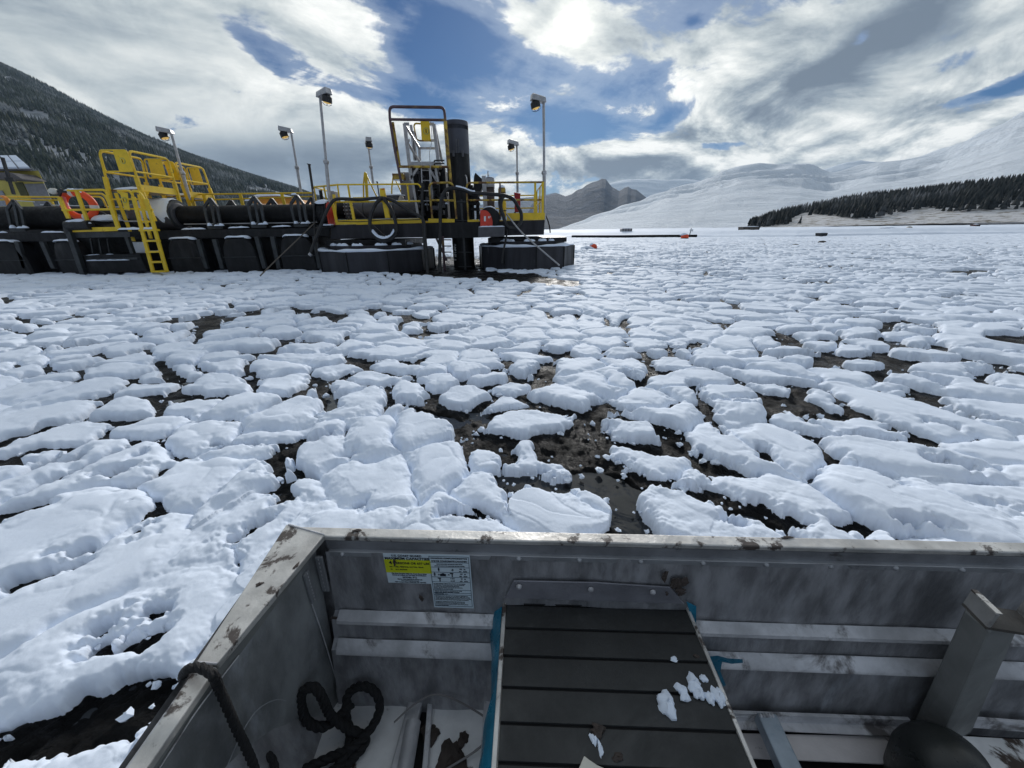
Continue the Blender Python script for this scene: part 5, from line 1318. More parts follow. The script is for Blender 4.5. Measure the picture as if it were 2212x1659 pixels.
for k in range(12):
    u0, u1 = (k+.06)/12, (k+.90)/12
    for v0, v1 in ((.03, .44), (.50, .97)):
        q = [lerp(lerp(E0_, E1_, u), lerp(R0_, R1_, u), v) for u, v in ((u0, v0), (u1, v0), (u1, v1), (u0, v1))]
        b.hexa([p_+Vector((0, 0, .005)) for p_ in q]+[p_+Vector((0, 0, .08)) for p_ in q])
b.obj('roof_snow', SNOW, yb_)
xa = P(54, 398, YG).x; b = B(); b.box(xa, xr_+.012, YG-.03, YG-.002, .1, P(70, 397, YG).z); b.obj('lower_panel', mat('wall_grey', (.24, .24, .25), .6), yb_)
b = B(); b.box(P(36, 400, YG).x, P(53, 400, YG).x, YG-.04, YG-.005, P(40, 424, YG).z, P(40, 394, YG).z); b.obj('door', mat('dark_olive', (.08, .08, .025), .6), yb_)  # flat dark olive panel on the yellow wall
b = B(); b.poly([P(-60, 370, YG-1.), P(24, 373, YG-1.), P(49, 387, YG-1.), P(20, 388, YG-1.0), P(-60, 384, YG-1.)], (0, 1.0, 0)); b.obj('awning', mat('awning_grey', (.10, .09, .09), .6), yb_)
b = B(); b.box(P(-40, 430, YG).x, P(16, 430, YG).x, YG-.05, YG-.006, P(0, 446, YG).z, P(0, 412, YG).z); b.obj('window', mat('pane_grey', (.30, .32, .36), .25), yb_)
b = B(); b.bar(P(5, 340, 19), P(30, 420, 19), .10, .08); b.bar(P(14, 388, 19), P(32, 388, 19), .16, .1); b.obj('mast', RUB, yb_)

# ------------------------------------------------------------------ far things on the pond and the bank
t = B(); pts = [Z(1236, 513.5, 0.0), Z(1330, 514, 0.0), Z(1440, 513, 0.0), Z(1505, 513.0, 0.0)]
t.tube([q+Vector((0, 0, .16)) for q in pts], .17, 10); tag(t.obj('discharge_pipe', PIPE, smooth=True), 'long thin black pipeline lying across the far snow toward the bank', 'pipe')
def buoy(px, py, r, lab, seed, snowy=.6):
    c = Z(px, py, 0.0); t = empty('buoy', tuple(c), lab, 'buoy', 'orange buoys on the snow')
    b = B(); b.lathe(c, [(r*.5, -.03), (r*.95, r*.22), (r, r*.5), (r*.85, r*.95), (r*.4, r*1.25), (r*.12, r*1.3)], 20); b.obj('body', ORANGE, t, smooth=True)
    o = blob_mesh(c+Vector((-r*.3, 0, r*.95)), r*.9*snowy, r*.7*snowy, r*.5, seed, .2).obj('snow_cap', SNOW, t, smooth=True)
    b = B(); b.lathe(c, [(r*.97, r*.05), (r*1.02, r*.2)], 20); b.obj('base', RUB, t)
buoy(1478.5, 516, .40, 'orange buoy capped with snow at the end of the far pipeline', 3, 1.)
buoy(1281, 538.5, .24, 'low orange buoy lying in snow just right of the dredge', 6, .8)
tag(blob_mesh(Z(1269, 538, 0.03), .38, .3, .16, 31, .3).obj('snow_heap', SNOW, smooth=True), 'snow heap piled against the low orange buoy', 'snow heap')
def crate(px, py, w, h, y, lab, m_=WOODM, d=1.2, sl=.0):
    c = P(px, py, y); s = 792./(y*.97); W_ = w/s; H_ = h/s
    t = empty('crate', tuple(c), lab, 'crate', 'boxes and scrap on the far bank')
    b = B(); b.hexa([(c.x-W_/2+sl, y, c.z), (c.x+W_/2-sl, y, c.z), (c.x+W_/2-sl, y+d, c.z), (c.x-W_/2+sl, y+d, c.z), (c.x-W_/2, y, c.z+H_), (c.x+W_/2, y, c.z+H_), (c.x+W_/2, y+d, c.z+H_), (c.x-W_/2, y+d, c.z+H_)])
    b.obj('box', m_, t, bevel=.03)
    snow_strip([(c.x-W_/2*.95, y+d*.4, c.z+H_), (c.x+W_/2*.95, y+d*.4, c.z+H_)], d*.8, .09, t, int(px))
    b = B()
    for k in range(4): x = c.x-W_/2*.8+k*W_*.8/3; b.box(x-.04, x+.04, y-.03, y-.002, c.z+.03, c.z+H_-.03)
    b.obj('batten', STRUT, t)
    return t
crate(1354.5, 500.5, 21, 6, 60, 'pale grey box alone on the snow bank, nearest the dredge', GREY)
crate(1622, 499, 36, 8, 55, 'long dark open box on the bank below the foot of the wooded rise', sl=.12)
crate(1779, 510, 15, 6, 43, 'small dark tilted skip standing out on the pond snow', RUB, .8, .1)
crate(1919, 497, 32, 4, 50, 'long low dark beam on the bank, left of the pale round tank', RUB, .6)
crate(2095, 501, 20, 5, 48, 'black scrap heap near the right end of the bank', RUB, .7, .1)
crate(2112, 489.5, 9, 4, 60, 'tiny reddish box on the skyline of the bank at the right', mat('red_brown', (.12, .06, .05), .6), .8)
t = tag(blob_mesh(P(1962, 497, 51), .32, .5, .45, 11, .06, flat=False).obj('tank', mat('pale_tank', (.35, .33, .28), .6), smooth=True), 'pale round tank lying on the bank just right of the low beam', 'tank')
t = empty('marker_post', tuple(Z(1489, 512, 0)), 'small dark marker with a white flag beside the far snow-capped buoy', 'marker')
b = B(); c = P(1489, 510, 50); b.bar(c, c+Vector((.1, 0, .9)), .07); b.obj('post', RUB, t); b = B(); b.box(c.x-.05, c.x+.35, 49.95, 50, c.z+.55, c.z+.8); b.obj('flag', WHITE, t)
b = B(); b.box(c.x-.5, c.x+.2, 49.6, 50.2, c.z-.2, c.z+.12); b.obj('base', RUB, t)
tag(blob_mesh(Z(1776, 524, .02), .28, .2, .12, 41, .3).obj('mud_clod', LEAF, smooth=True), 'small dark clod on the pond snow below the tilted skip', 'clod', 'dark clods on the pond snow')
tag(blob_mesh(Z(1718, 530, .02), .22, .15, .08, 42, .3).obj('mud_clod', LEAF, smooth=True), 'tiny dark clod on the pond snow, left of the one below the skip', 'clod', 'dark clods on the pond snow')

# ------------------------------------------------------------------ the boat we stand in
AX = Vector((math.cos(R(-2.7)), math.sin(R(-2.7)), 0)); NB = Vector((-AX.y, AX.x, 0))   # along the far side, and outward from it
O0 = Z(900, 1143, .57)          # a point on the outer edge of the far gunwale
def far_at(px, py, off):
    """intersect a picture ray with the vertical plane parallel to the far side, off metres inboard of its outer edge"""
    d = Vector(ray(px, py)); C0 = Vector((0, 0, H)); n = NB; t = ((O0-NB*off)-C0).dot(n)/d.dot(n)
    return C0+d*t
bt = empty('boat', tuple(Z(1100, 1500, .1)), 'open dented aluminium work boat filling the foreground, muddy and scratched', 'boat')
rows = []   # inside profile of the far side: (inboard offset, z)
go = (O0-Z(900, 1163, .57)).dot(NB)
z1 = far_at(900, 1190, go).z
z2 = far_at(900, 1203, go+.004).z
offw = go+.010
zA = far_at(900, 1322, offw).z
offB = offw+.018; zB = far_at(900, 1345, offB).z
zC = far_at(900, 1384, offB+.004).z
offD = offB+.022; zD = far_at(900, 1412, offD).z
zE = far_at(900, 1500, offD+.01).z
FZ = Z(900, 1512, .1).z
rows = [(offw-.004, z1), (offw, zA), (offB, zB), (offB+.004, zC), (offD, zD), (offD+.008, zE+.012), (offD+.012, zE), (offD+.014, .08)]
X0, X1 = -.50, 3.0
def along(off, z, s): 
    return O0-NB*off+AX*s+Vector((0, 0, z-O0.z))
# left end wall plane: corner positions traced at two heights
CT = Z(701, 1156, .57); CBt = Z(738, 1503, .1); ET = Z(339, 1659, .53); EB = Z(640, 1659, .1)
def send(z):    # along-coordinate of the inside left corner at height z
    c = lerp(CBt, CT, (z-.1)/.43 if z < .53 else 1); return (c-O0).dot(AX)
NX = 60
def strip(rws, m_, name, th=.0):
    b = B(); vs = []
    for (off, z) in rws:
        s0 = send(z)
        for i in range(NX+1):
            s = s0+(X1-s0)*(i/NX)**1.5
            wob = .0015*math.sin(i*.9+off*50)+.001*math.sin(i*2.3)
            vs.append(along(off+wob, z, s))
    fs = [(r_*(NX+1)+i, r_*(NX+1)+i+1, (r_+1)*(NX+1)+i+1, (r_+1)*(NX+1)+i) for r_ in range(len(rws)-1) for i in range(NX)]
    return b.add(vs, fs).obj(name, m_, bt, smooth=True)
fs_ = strip(rows, ALU, 'side_wall')
for (o0, za, o1, zb2, nm) in ((offw, zA, offB, zB, 'rib'), (offB+.004, zC, offD, zD, 'rib')):  # strips over the ledges, coloured lighter to stand in for sky light
    s0 = send(za); b = B()
    q = []
    n = 40
    vs = []
    for (off, z) in ((o0-.001, za+.004), (o0+.004, za+.001), (o1+.001, zb2+.003), (o1+.003, zb2-.004)):
        for i in range(n+1): vs.append(along(off+.0035, z, s0+.012+(X1-s0)*(i/n)**1.4))
    b.add(vs, [(r_*(n+1)+i, r_*(n+1)+i+1, (r_+1)*(n+1)+i+1, (r_+1)*(n+1)+i) for r_ in range(3) for i in range(n)]); b.obj(nm, ALURIB, fs_, smooth=True)
# outer skin
def outer(name, pts, m_):
    b = B(); b.slab(pts, (0, 0, -.001)); return b.obj(name, m_, bt)
so = (Z(619, 1133, .57)-O0).dot(AX)
b = B(); b.add([along(0, .55, so), along(0, .55, X1), along(.07, -.1, X1), along(.07, -.1, so+.03)], [(0, 1, 2, 3)]); b.obj('outer_skin', ALU, fs_)
# far gunwale: box section with inner lip and flange
def gun(o_a, o_b, za, zb3, s0a, s0b, m_, name, parent, bev=.0025, wob=0.):
    b = B(); n = 50; vs = []
    for (off, z, s0) in ((o_a, zb3, s0a), (o_b, zb3, s0b), (o_b, za, s0b), (o_a, za, s0a)):
        for i in range(n+1):
            s = s0+(X1-s0)*(i/n)**1.4; w = wob*(math.sin(i*1.7)+math.sin(i*.61+2))
            if i: vs.append(along(off+w*.5, z+w*.35, s))
            else: vs.append(along(off, z, s))
    fs = [(k*(n+1)+i, ((k+1) % 4)*(n+1)+i, ((k+1) % 4)*(n+1)+i+1, k*(n+1)+i+1) for k in range(4) for i in range(n)]
    fs += [(0, n+1, 2*(n+1), 3*(n+1)), tuple(k*(n+1)+n for k in range(4))[::-1]]
    return b.add(vs, fs).obj(name, m_, parent, bevel=bev)
ZG = .57
gf = gun(0, go, ZG, ZG-.012, so+.0, (CT-O0).dot(AX), ALUTOP, 'gunwale', bt, wob=.0008)
gun(go-.006, go, ZG-.012, z1, (CT-O0).dot(AX), (CT-O0).dot(AX)+.001, mat('aluminium_lip', (.24, .245, .26), .45, .4, .25, 8, .001, 60, dirt=(.05, .045, .045), dscale=9, dthr=.63, dedge=.04), 'lip', gf, 0)
fl = gun(go-.004, go+.0075, z1, z2, send(z1)+.005, send(z1)+.005, mat('aluminium_flange', (.34, .35, .37), .42, .45, .2, 8, .0006, 60, dirt=(.06, .055, .05), dscale=9, dthr=.66, dedge=.04), 'flange', gf, .001)
for k in range(11):
    s = (far_at(843, 1195, go).__sub__(O0)).dot(AX) if k == 0 else s+.123*1.0
    if k == 0: s = (far_at(743, 1190, go)-O0).dot(AX)
    c = along(go+.0075, (z1+z2)/2, s); b = B()
    prof_ = [(.0065, 0), (.0058, .0025), (.0035, .0042), (.001, .005)]
    b.lathe((0, 0, 0), prof_, 14, 'y'); b.v = [tuple(c+AX*v[0]*.8-NB*v[1]+Vector((0, 0, v[2]*.8))) for v in b.v]; b.obj('rivet', MATS['aluminium_flange'], gf, smooth=True)
# left end: gunwale and wall
OL = Z(619, 1133, .57); JO = Z(424, 1431, .57); JI = Z(469, 1434, .57); OE = Z(261, 1659, .565)
WT = Z(682, 1190, .53); EI2 = WT+(ET-WT)*3.0; OE2 = JO+(OE-JO)*6.0
I2 = Z(442, 1459, .566); IE = Z(303, 1659, .566); IE2 = I2+(IE-I2)*6
b = B(); q = [OL+(CT-OL)*0.0, CT, JI, JO]; b.slab([k+Vector((0, 0, -.012)) for k in q], (0, 0, .013)); ge = b.obj('gunwale', ALUTOP, bt, bevel=.002)
b = B(); q = [JO+Vector((.002, 0, -.004)), I2+(JI-I2)*.9+Vector((0, 0, -.004)), IE2+Vector((0, 0, -.004)), OE2+Vector((0, 0, -.004))]
b.slab([k+Vector((0, 0, -.012)) for k in q], (0, 0, .0125)); b.obj('gunwale', ALUTOP, bt, bevel=.002)
# weld bead at the corner and at the lap
def weld(a, c, n, r, parent):
    b = B(); a, c = Vector(a), Vector(c)
    for i in range(n):
        p = lerp(a, c, (i+.5)/n); L = (c-a)/n
        b.tube([p-L*.5, p-L*.2, p+L*.2, p+L*.5], [r*.5, r, r, r*.5], 7)
    return b.obj('weld', ALURIB, parent, smooth=True)
weld(lerp(OL, CT, .05)+Vector((0, 0, .0015)), CT+Vector((0, 0, .0015)), 22, .0022, ge)
b = B(); b.add([JI+Vector((0, 0, -.006)), I2+Vector((0, 0, -.008)), IE2+Vector((0, 0, -.008)), lerp(WT, EI2, 3.2), lerp(WT, EI2, -.01), CT+Vector((0, 0, -.006))], [(0, 1, 2, 3, 4, 5)]); b.obj('end_lip', mat('end_lip_alu', (.22, .225, .22), .5, .35, .2, 6, .001, 50, dirt=(.06, .055, .05), dscale=8, dthr=.66, dedge=.04), ge)
weld(JO+Vector((0, 0, .0008)), JI+Vector((0, 0, .0008)), 16, .0018, ge)
# end wall: under the lip
n = 14; b = B(); vs = []
lipz = .57-.045
inn = (CT-OL).normalized(); 
E0 = CT+(EI2-CT)*0.; 
vs = []
for r_, (z, k) in enumerate(((.53, 0), (.45, None), (.35, None), (.20, None), (.085, None))):
    tt = (z-.1)/.43
    for i in range(n+1):
        u = i/n; top = lerp(WT, EI2, u); bot = lerp(CBt, CBt+(EB-CBt)*3.6, u); p = lerp(bot, top, min(1, tt)); p.z = z
        vs.append(p)
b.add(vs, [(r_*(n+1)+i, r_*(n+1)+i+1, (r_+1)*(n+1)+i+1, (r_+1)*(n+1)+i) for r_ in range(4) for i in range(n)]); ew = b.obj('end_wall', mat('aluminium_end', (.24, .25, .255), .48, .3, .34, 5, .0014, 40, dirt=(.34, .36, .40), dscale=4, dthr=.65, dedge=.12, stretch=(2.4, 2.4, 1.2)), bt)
b = B(); b.add([OL+Vector((0, 0, -.01)), OE2+Vector((0, 0, -.01)), OE2+Vector((.10, 0, -.67)), OL+Vector((.06, 0, -.67))], [(0, 1, 2, 3)]); b.obj('outer_skin', ALU, ew)
# welded straps in the corner, curved crease of the end panel
for (a0, a1, b0, b1) in ((688, 1202, 705, 1276), (656, 1236, 674, 1298)):
    zt2 = .52; a = far_at(a0, a1, go+.012) if a0 > 680 else lerp(CT, ET, .1)
    if a0 > 680: p0, p1 = far_at(a0, a1, go+.014), far_at(b0, b1, go+.014)
    else:
        # on the end wall plane
        nrm = (EI2-WT).cross(CBt-WT).normalized()
        def onw(px, py):
            d = Vector(ray(px, py)); C0 = Vector((0, 0, H)); return C0+d*((WT-C0).dot(nrm)/d.dot(nrm)*.995)
        p0, p1 = onw(a0+4, a1), onw(b0+4, b1)
    b = B(); b.bar(p0, p1, .016, .006, (AX if a0 < 680 else NB)); st_ = b.obj('strap', MATS['aluminium_flange'], ew, bevel=.002)
    weld(p0, p1, 9, .0035, st_)
nrm = (EI2-WT).cross(CBt-WT).normalized()
def onw(px, py, k=.993):
    d = Vector(ray(px, py)); C0 = Vector((0, 0, H)); return C0+d*((WT-C0).dot(nrm)/d.dot(nrm)*k)
b = B(); b.tube([onw(*q) for q in smooth_path([(342, 1664, 0), (385, 1597, 0), (421, 1541, 0), (453, 1498, 0), (484, 1457, 0), (516, 1416, 0)], 4) for q in [(q[0], q[1])]], .0010, 6); b.obj('seam', ALURIB, ew)
b = B(); b.tube([onw(q[0], q[1]) for q in smooth_path([(489, 1659, 0), (512, 1606, 0), (530, 1570, 0), (550, 1540, 0), (575, 1520, 0), (600, 1511, 0), (618, 1514, 0)], 4)], .0008, 6); b.obj('crease_line', MATS['aluminium_flange'], ew)  # thin pale tube along the curved crease of the end panel
for k in range(2):
    pass
b = B(); b.tube([onw(q[0], q[1], .996) for q in smooth_path([(672, 1300, 0), (690, 1350, 0), (706, 1400, 0), (724, 1460, 0), (738, 1500, 0)], 4)], .0013, 6); b.obj('corner_weld', ALURIB, ew, smooth=True)

# floor
def fl_pt(px, py, z=.1): return Z(px, py, z)
b = B(); b.add([(-.62, -.6, .085), (3, -.6, .085), (3, .60, .085), (-.62, .60, .085)], [(0, 1, 2, 3)]); b.obj('bilge', BLACK, bt)
def flq(pts, z, m_, name, parent=bt, th=.008, bev=0.0):
    b = B(); b.poly([Z(x, y, z) for x, y in pts], (0, 0, -th)); return b.obj(name, m_, parent, bevel=bev)
flq([(735, 1512), (893, 1508), (842, 1700), (560, 1700)], .10, FLOORM, 'floor_panel')
flq([(925, 1511), (1062, 1517), (1050, 1700), (908, 1700)], .10, FLOORM, 'floor_panel')
b = B(); b.bar(Z(900, 1512, .112), Z(852, 1700, .112), .034, .020, (0, 0, 1)); b.obj('floor_rib', ALURIB, bt, bevel=.004)
b = B(); b.bar(Z(930, 1514, .11), Z(916, 1700, .11), .012, .016, (0, 0, 1)); b.obj('floor_rib', ALURIB, bt, bevel=.002)
b = B(); b.tube([Z(893, 1560, .128), Z(868, 1700, .128)], .017, 14); b.obj('floor_tube', ALURIB, bt, smooth=True)
b = B(); b.bar(Z(1055, 1520, .12), Z(1046, 1700, .12), .02, .03, (0, 0, 1)); b.obj('floor_rib', ALURIB, bt, bevel=.003)
# right hand floor: upstand, flange, dark gap, square tube
flq([(1570, 1548), (1965, 1562), (1985, 1592), (1565, 1572)], .135, ALURIB, 'upstand', th=.004)
b = B(); b.poly([Z(1570, 1546, .15), Z(1966, 1559, .15), Z(1966, 1561, .15), Z(1570, 1548, .15)], (0, 0, -.05)); b.bar(Z(1575, 1540, .155), Z(1962, 1555, .155), .006, .01, (0, 0, 1)); b.obj('stringer_edge', ALURIB, bt)
flq([(1560, 1583), (1968, 1592), (1970, 1652), (1560, 1634)], .12, mat('boat_flange', (.60, .56, .55), .45, .2, .12, 8, .001, 60, dirt=(.08, .055, .045), dscale=9, dthr=.64, dedge=.03), 'floor_flange', th=.004)
flq([(2075, 1590), (2260, 1600), (2320, 1680), (2110, 1665)], .12, FLOORM, 'floor_flange', th=.004)
b = B(); b.bar(Z(2040, 1555, .155), Z(2260, 1572, .155), .006, .03, (0, 0, 1)); b.obj('stringer_edge', ALURIB, bt)
b = B(); b.bar(Z(1652, 1548, .17), Z(1730, 1720, .17), .040, .03, (0, 0, 1)); sq = b.obj('cross_tube', mat('tube_bluewhite', (.36, .42, .48), .4, .3, .15, 10, .0005, 80, dirt=(.12, .2, .3), dscale=6, dthr=.64), bt, bevel=.003)
weld(Z(1640, 1546, .186), Z(1672, 1546, .186), 5, .004, sq)
# fine muddy wire and clods on the floor
tag(B().tube([Z(q[0], q[1], .1+q[2]) for q in smooth_path([(852, 1560, .02), (900, 1518, .05), (945, 1500, .07), (1000, 1520, .05), (1062, 1560, .02), (1068, 1580, .015), (1030, 1620, .015), (975, 1655, .01), (960, 1664, .01)], 6)], .0022, 6).obj('wire', mat('dull_wire', (.2, .19, .19), .5), smooth=True), 'thin muddy wire arching over the boat floor left of the seat', 'wire')
for (x, y, rx, ry, s_, lab) in ((975, 1640, .026, .032, 1, 'large dark mud clod under the thin wire on the boat floor'), (893, 1524, .012, .03, 2, 'narrow mud smear beside the floor rib near the side wall'), (928, 1585, .02, .018, 3, 'small mud clod on the right floor panel, above the large one'), (1000, 1598, .012, .012, 5, 'tiny mud crumb on the right floor panel near the seat')):
    tag(blob_mesh(Z(x, y, .101), rx, ry, .008, s_, .4, 20).obj('mud_clod', LEAF, smooth=True), lab, 'mud')

# seat with black slats
ZS = .393
def sq_(px, py, dz=0): return Z(px, py, ZS+dz)
seat = empty('bench_seat', tuple(Z(1280, 1500, ZS)), None, None)
bpy.data.objects.remove(seat)
TL, TR_, BL, BR = sq_(1089, 1294), sq_(1482, 1306), sq_(1063, 1720), sq_(1655, 1720)
b = B(); b.slab([TL+Vector((0, 0, -.012)), TR_+Vector((0, 0, -.012)), BR+Vector((0, 0, -.012)), BL+Vector((0, 0, -.012))], (0, 0, .010)); st = b.obj('bench_seat', ALUTOP, bt, bevel=.002)
# white metal edging
def edge(a, c, w, name='edging', dz=.0):
    b = B(); b.bar(Vector(a)+Vector((0, 0, dz)), Vector(c)+Vector((0, 0, dz)), w, .012, (0, 0, 1)); return b.obj(name, ALUTOP, st, bevel=.002)
edge(TL+Vector((.0, -.004, 0)), TR_+Vector((0, -.004, 0)), .016); edge(TL+Vector((.002, 0, .001)), BL+Vector((.0, 0, .001)), .008); edge(TR_+Vector((-.002, 0, .001)), BR+Vector((-.002, 0, .001)), .007)
# bracket flange riveted to the side
b = B(); pts = [far_at(1090, 1292, offw+.006), far_at(1110, 1255, offw+.006), far_at(1290, 1259, offw+.006), far_at(1448, 1269, offw+.006), far_at(1478, 1305, offw+.006)]
b.poly(pts, NB*.003); fb = b.obj('bracket', mat('aluminium_bracket', (.26, .26, .29), .45, .4, .2, 8, .001, 60, dirt=(.07, .06, .06), dscale=8, dthr=.66), st, bevel=.001)
for (x, y) in ((1121, 1266), (1276, 1272), (1410, 1278)):
    c = far_at(x, y, offw+.008); b = B(); b.lathe((0, 0, 0), [(.006, 0), (.005, .004), (.001, .006)], 12, 'y'); b.v = [tuple(c+AX*v[0]-NB*v[1]+Vector((0, 0, v[2]))) for v in b.v]; b.obj('rivet', ALURIB, fb, smooth=True)
# slats
b = B(); b.slab([TL+Vector((.006, -.006, -.0015)), TR_+Vector((-.005, -.006, -.0015)), BR+Vector((-.005, 0, -.0015)), BL+Vector((.006, 0, -.0015))], (0, 0, .002)); b.obj('dark_underlay', PIPE, st)  # black sheet added under the slats so the gaps between them read dark
LE = lambda t: lerp(TL, BL, t)+Vector((.006, 0, 0)); RE = lambda t: lerp(TR_, BR, t)-Vector((.005, 0, 0))
ys = [1302, 1308, 1359, 1419, 1487, 1564, 1650, 1720]
def tfor(py, left=True):
    a = Z(1080 if left else 1560, py, ZS); A_, B_ = (TL, BL) if left else (TR_, BR)
    return (A_.y-a.y)/(A_.y-B_.y)
tl = [tfor(y) for y in ys]; trr = [tfor(y*1.0+9+(y-1302)*.045, False) for y in ys]
for i in range(len(ys)-1):
    g_ = .0018
    a0, a1 = tl[i], tl[i+1]; c0_, c1_ = trr[i], trr[i+1]
    A_, B_, C_, D_ = LE(a0), RE(c0_), RE(c1_), LE(a1)
    dv = Vector((0, -g_, 0))
    b = B(); top = .0045
    b.hexa([A_+dv, B_+dv, C_-dv, D_-dv] + [A_+dv+Vector((0, 0, top*.5)), B_+dv+Vector((0, 0, top*.5)), C_-dv+Vector((0, 0, top+.001)), D_-dv+Vector((0, 0, top+.001))])
    b.obj('slat', MAT_, st, bevel=.0006)
# blue protective film peeling along the seat's left side and stuck to the wall
b = B(); vs = []; n = 26
for i in range(n+1):
    t = i/n; top = lerp(TL, BL, t*.995)+Vector((-.004, 0, -.004)); 
    w = .010+.005*math.sin(t*9+.8)+.002*math.sin(t*23); dn = .16*(1-.15*math.sin(t*6))
    if t < .03: w = .03
    vs += [top, top+Vector((-w, 0, -.015)), top+Vector((-w*1.3-.006, 0, -.06)), top+Vector((-w-.012, .0, -dn))]
b.add(vs, [(i*4+k, i*4+k+1, (i+1)*4+k+1, (i+1)*4+k) for i in range(n) for k in range(3)]); b.obj('blue_film', BLUEF, st, smooth=True)
b = B(); b.poly([far_at(1483, 1300, offw+.004), far_at(1504, 1310, offw+.004), far_at(1504, 1350, offw+.010), far_at(1497, 1345, offw+.010)], NB*.001); b.obj('film_scrap', BLUEF, st)
b = B(); q = [far_at(x, y, offD+.012) for x, y in ((1532, 1418), (1550, 1416), (1572, 1422), (1604, 1424), (1605, 1432), (1580, 1434), (1560, 1430), (1556, 1450), (1568, 1480), (1562, 1484), (1548, 1450), (1540, 1440))]
b.add([k for k in q], [tuple(range(len(q)))]); fo = b.obj('film_scrap', BLUEF, bt)
b = B(); b.poly([Z(1063-6, 1520, .30), Z(1062, 1720, .30), Z(1060, 1720, .09), Z(1056, 1530, .09)], (.002, 0, 0)); b.obj('seat_side', ALU, st)
b = B(); b.poly([RE(0)+Vector((0, 0, -.012)), RE(1)+Vector((0, 0, -.012)), RE(1)+Vector((-.03, 0, -.29)), RE(0)+Vector((-.03, 0, -.29))], (-.002, 0, 0)); b.obj('seat_side', ALU, st)
# snow on the seat
SN = [(1440, 1523, .026, .030, .020, 'largest lump of snow on the seat, left of the others'), (1472, 1491, .015, .018, .010, 'thin two-part snow lump on the seat between the largest and the tall lump'), (1480, 1506, .012, .014, .009, 'small snow lump touching the thin two-part lump on the seat'),
      (1498, 1477, .020, .022, .014, 'tall snow lump in the middle of the cluster on the seat'), (1509, 1497, .014, .020, .012, 'snow lump on the seat just below the tall middle lump'), (1520, 1466, .010, .011, .006, 'small snow lump above the tall middle lump on the seat'),
      (1534, 1508, .012, .018, .010, 'snow lump on the seat left of the edge-most lump'), (1551, 1505, .015, .026, .014, 'snow lump leaning on the right edge of the seat'), (1456, 1424, .011, .008, .004, 'dirty scrap of snow on the third slat of the seat')]
for i, (x, y, rx, ry, rz, lab) in enumerate(SN):
    tag(blob_mesh(Z(x, y, ZS+.005), rx*.62, ry*.62, rz*.7, 50+i, .32, 16, 10).obj('snow_lump', SNOW, smooth=True), lab, 'snow lump', 'lumps of snow on the boat seat')
for i, (x, y, rx, ry, m_, lab) in enumerate(((1293, 1572, .016, .010, LEAF, 'upper muddy crumb near the front middle of the seat'), (1290, 1583, .018, .010, LEAF, 'wide muddy crumb just under the upper one on the seat'), (1282, 1597, .008, .013, SNOW, 'dirty white chip of ice below the muddy crumbs on the seat'), (1297, 1618, .007, .014, SNOW, 'narrow white chip of ice lowest on the seat, right of the other chip'), (1334, 1637, .014, .009, LEAF, 'separate mud crumb to the right of the narrow ice chip'), (1504, 1418, .008, .006, LEAF, 'tiny crumb at the right end of the third slat'))):
    tag(blob_mesh(Z(x, y, ZS+.005), rx*.6, ry*.6, .004, 80+i, .45, 14, 8).obj('crumb' if m_ is LEAF else 'ice_chip', m_, smooth=True), lab, 'crumb' if m_ is LEAF else 'ice chip')
# pale scrap at the bottom edge
b = B(); q = [(1262, 1632), (1272, 1640), (1290, 1652), (1312, 1662), (1310, 1700), (1256, 1700), (1250, 1660)]
b.poly([Z(x, y, ZS+.012) for x, y in q], (0, 0, -.004)); tag(b.obj('pale_strap', mat('pale_strap', (.55, .53, .46), .6), bevel=.001), 'pale curled strap end lying on the seat at the bottom edge', 'strap')

# compliance labels on the side wall
def decal_frame(pxc, pyc):
    c = far_at(pxc, pyc, offw+.0015); X_ = AX; Y__ = Vector((0, 0, 1)); Z_ = -NB
    m4 = Matrix((X_, Y__, Z_)).transposed().to_4x4(); m4.translation = c; return m4
INK = mat('label_ink', (.01, .015, .03), .5); LABW = mat('label_white', (.62, .72, .78), .45, 0, .04, 30); LABY = mat('label_yellow', (.62, .66, .02), .45, 0, .05, 30); LABB = mat('label_lines', (.02, .07, .12), .5)
def sheet(frm, w, h, m_, name, parent, dz=0., cx_=0., cy_=0.):
    b = B(); b.box(cx_-w/2, cx_+w/2, cy_-h/2, cy_+h/2, dz, dz+.0004); b.v = [tuple(frm @ Vector(v)) for v in b.v]; return b.obj(name, m_, parent)
pA, pB_ = far_at(833, 1230, offw), far_at(931, 1230, offw); wA = (pB_-pA).length; hA = far_at(882, 1197, offw).z-far_at(882, 1260, offw).z
f1 = decal_frame(882.5, 1228.5)
f1 = f1 @ Matrix.Rotation(R(-.3), 4, 'Z')
L1 = sheet(f1, wA, hA, LABW, 'capacity_label', bt); L1['label'] = 'white and yellow maximum capacities label'
sheet(f1, wA*.996, hA*.44, LABY, 'yellow_field', L1, .0005, 0, hA*.085)
def lines(frm, items, parent):
    obs = []
    for (s, sz, x, y, al, bold) in items:
        m4 = frm @ Matrix.Translation((x, y, .0012)); o = text(s, sz*.86, m4, INK, None, align=al, bold=bold*.35, ext=.0002); o['w'] = 1; obs.append(o)
    o = join_into(obs, 'lettering')
    if 'w' in o: del o['w']
    o.parent = parent; return o
k = wA
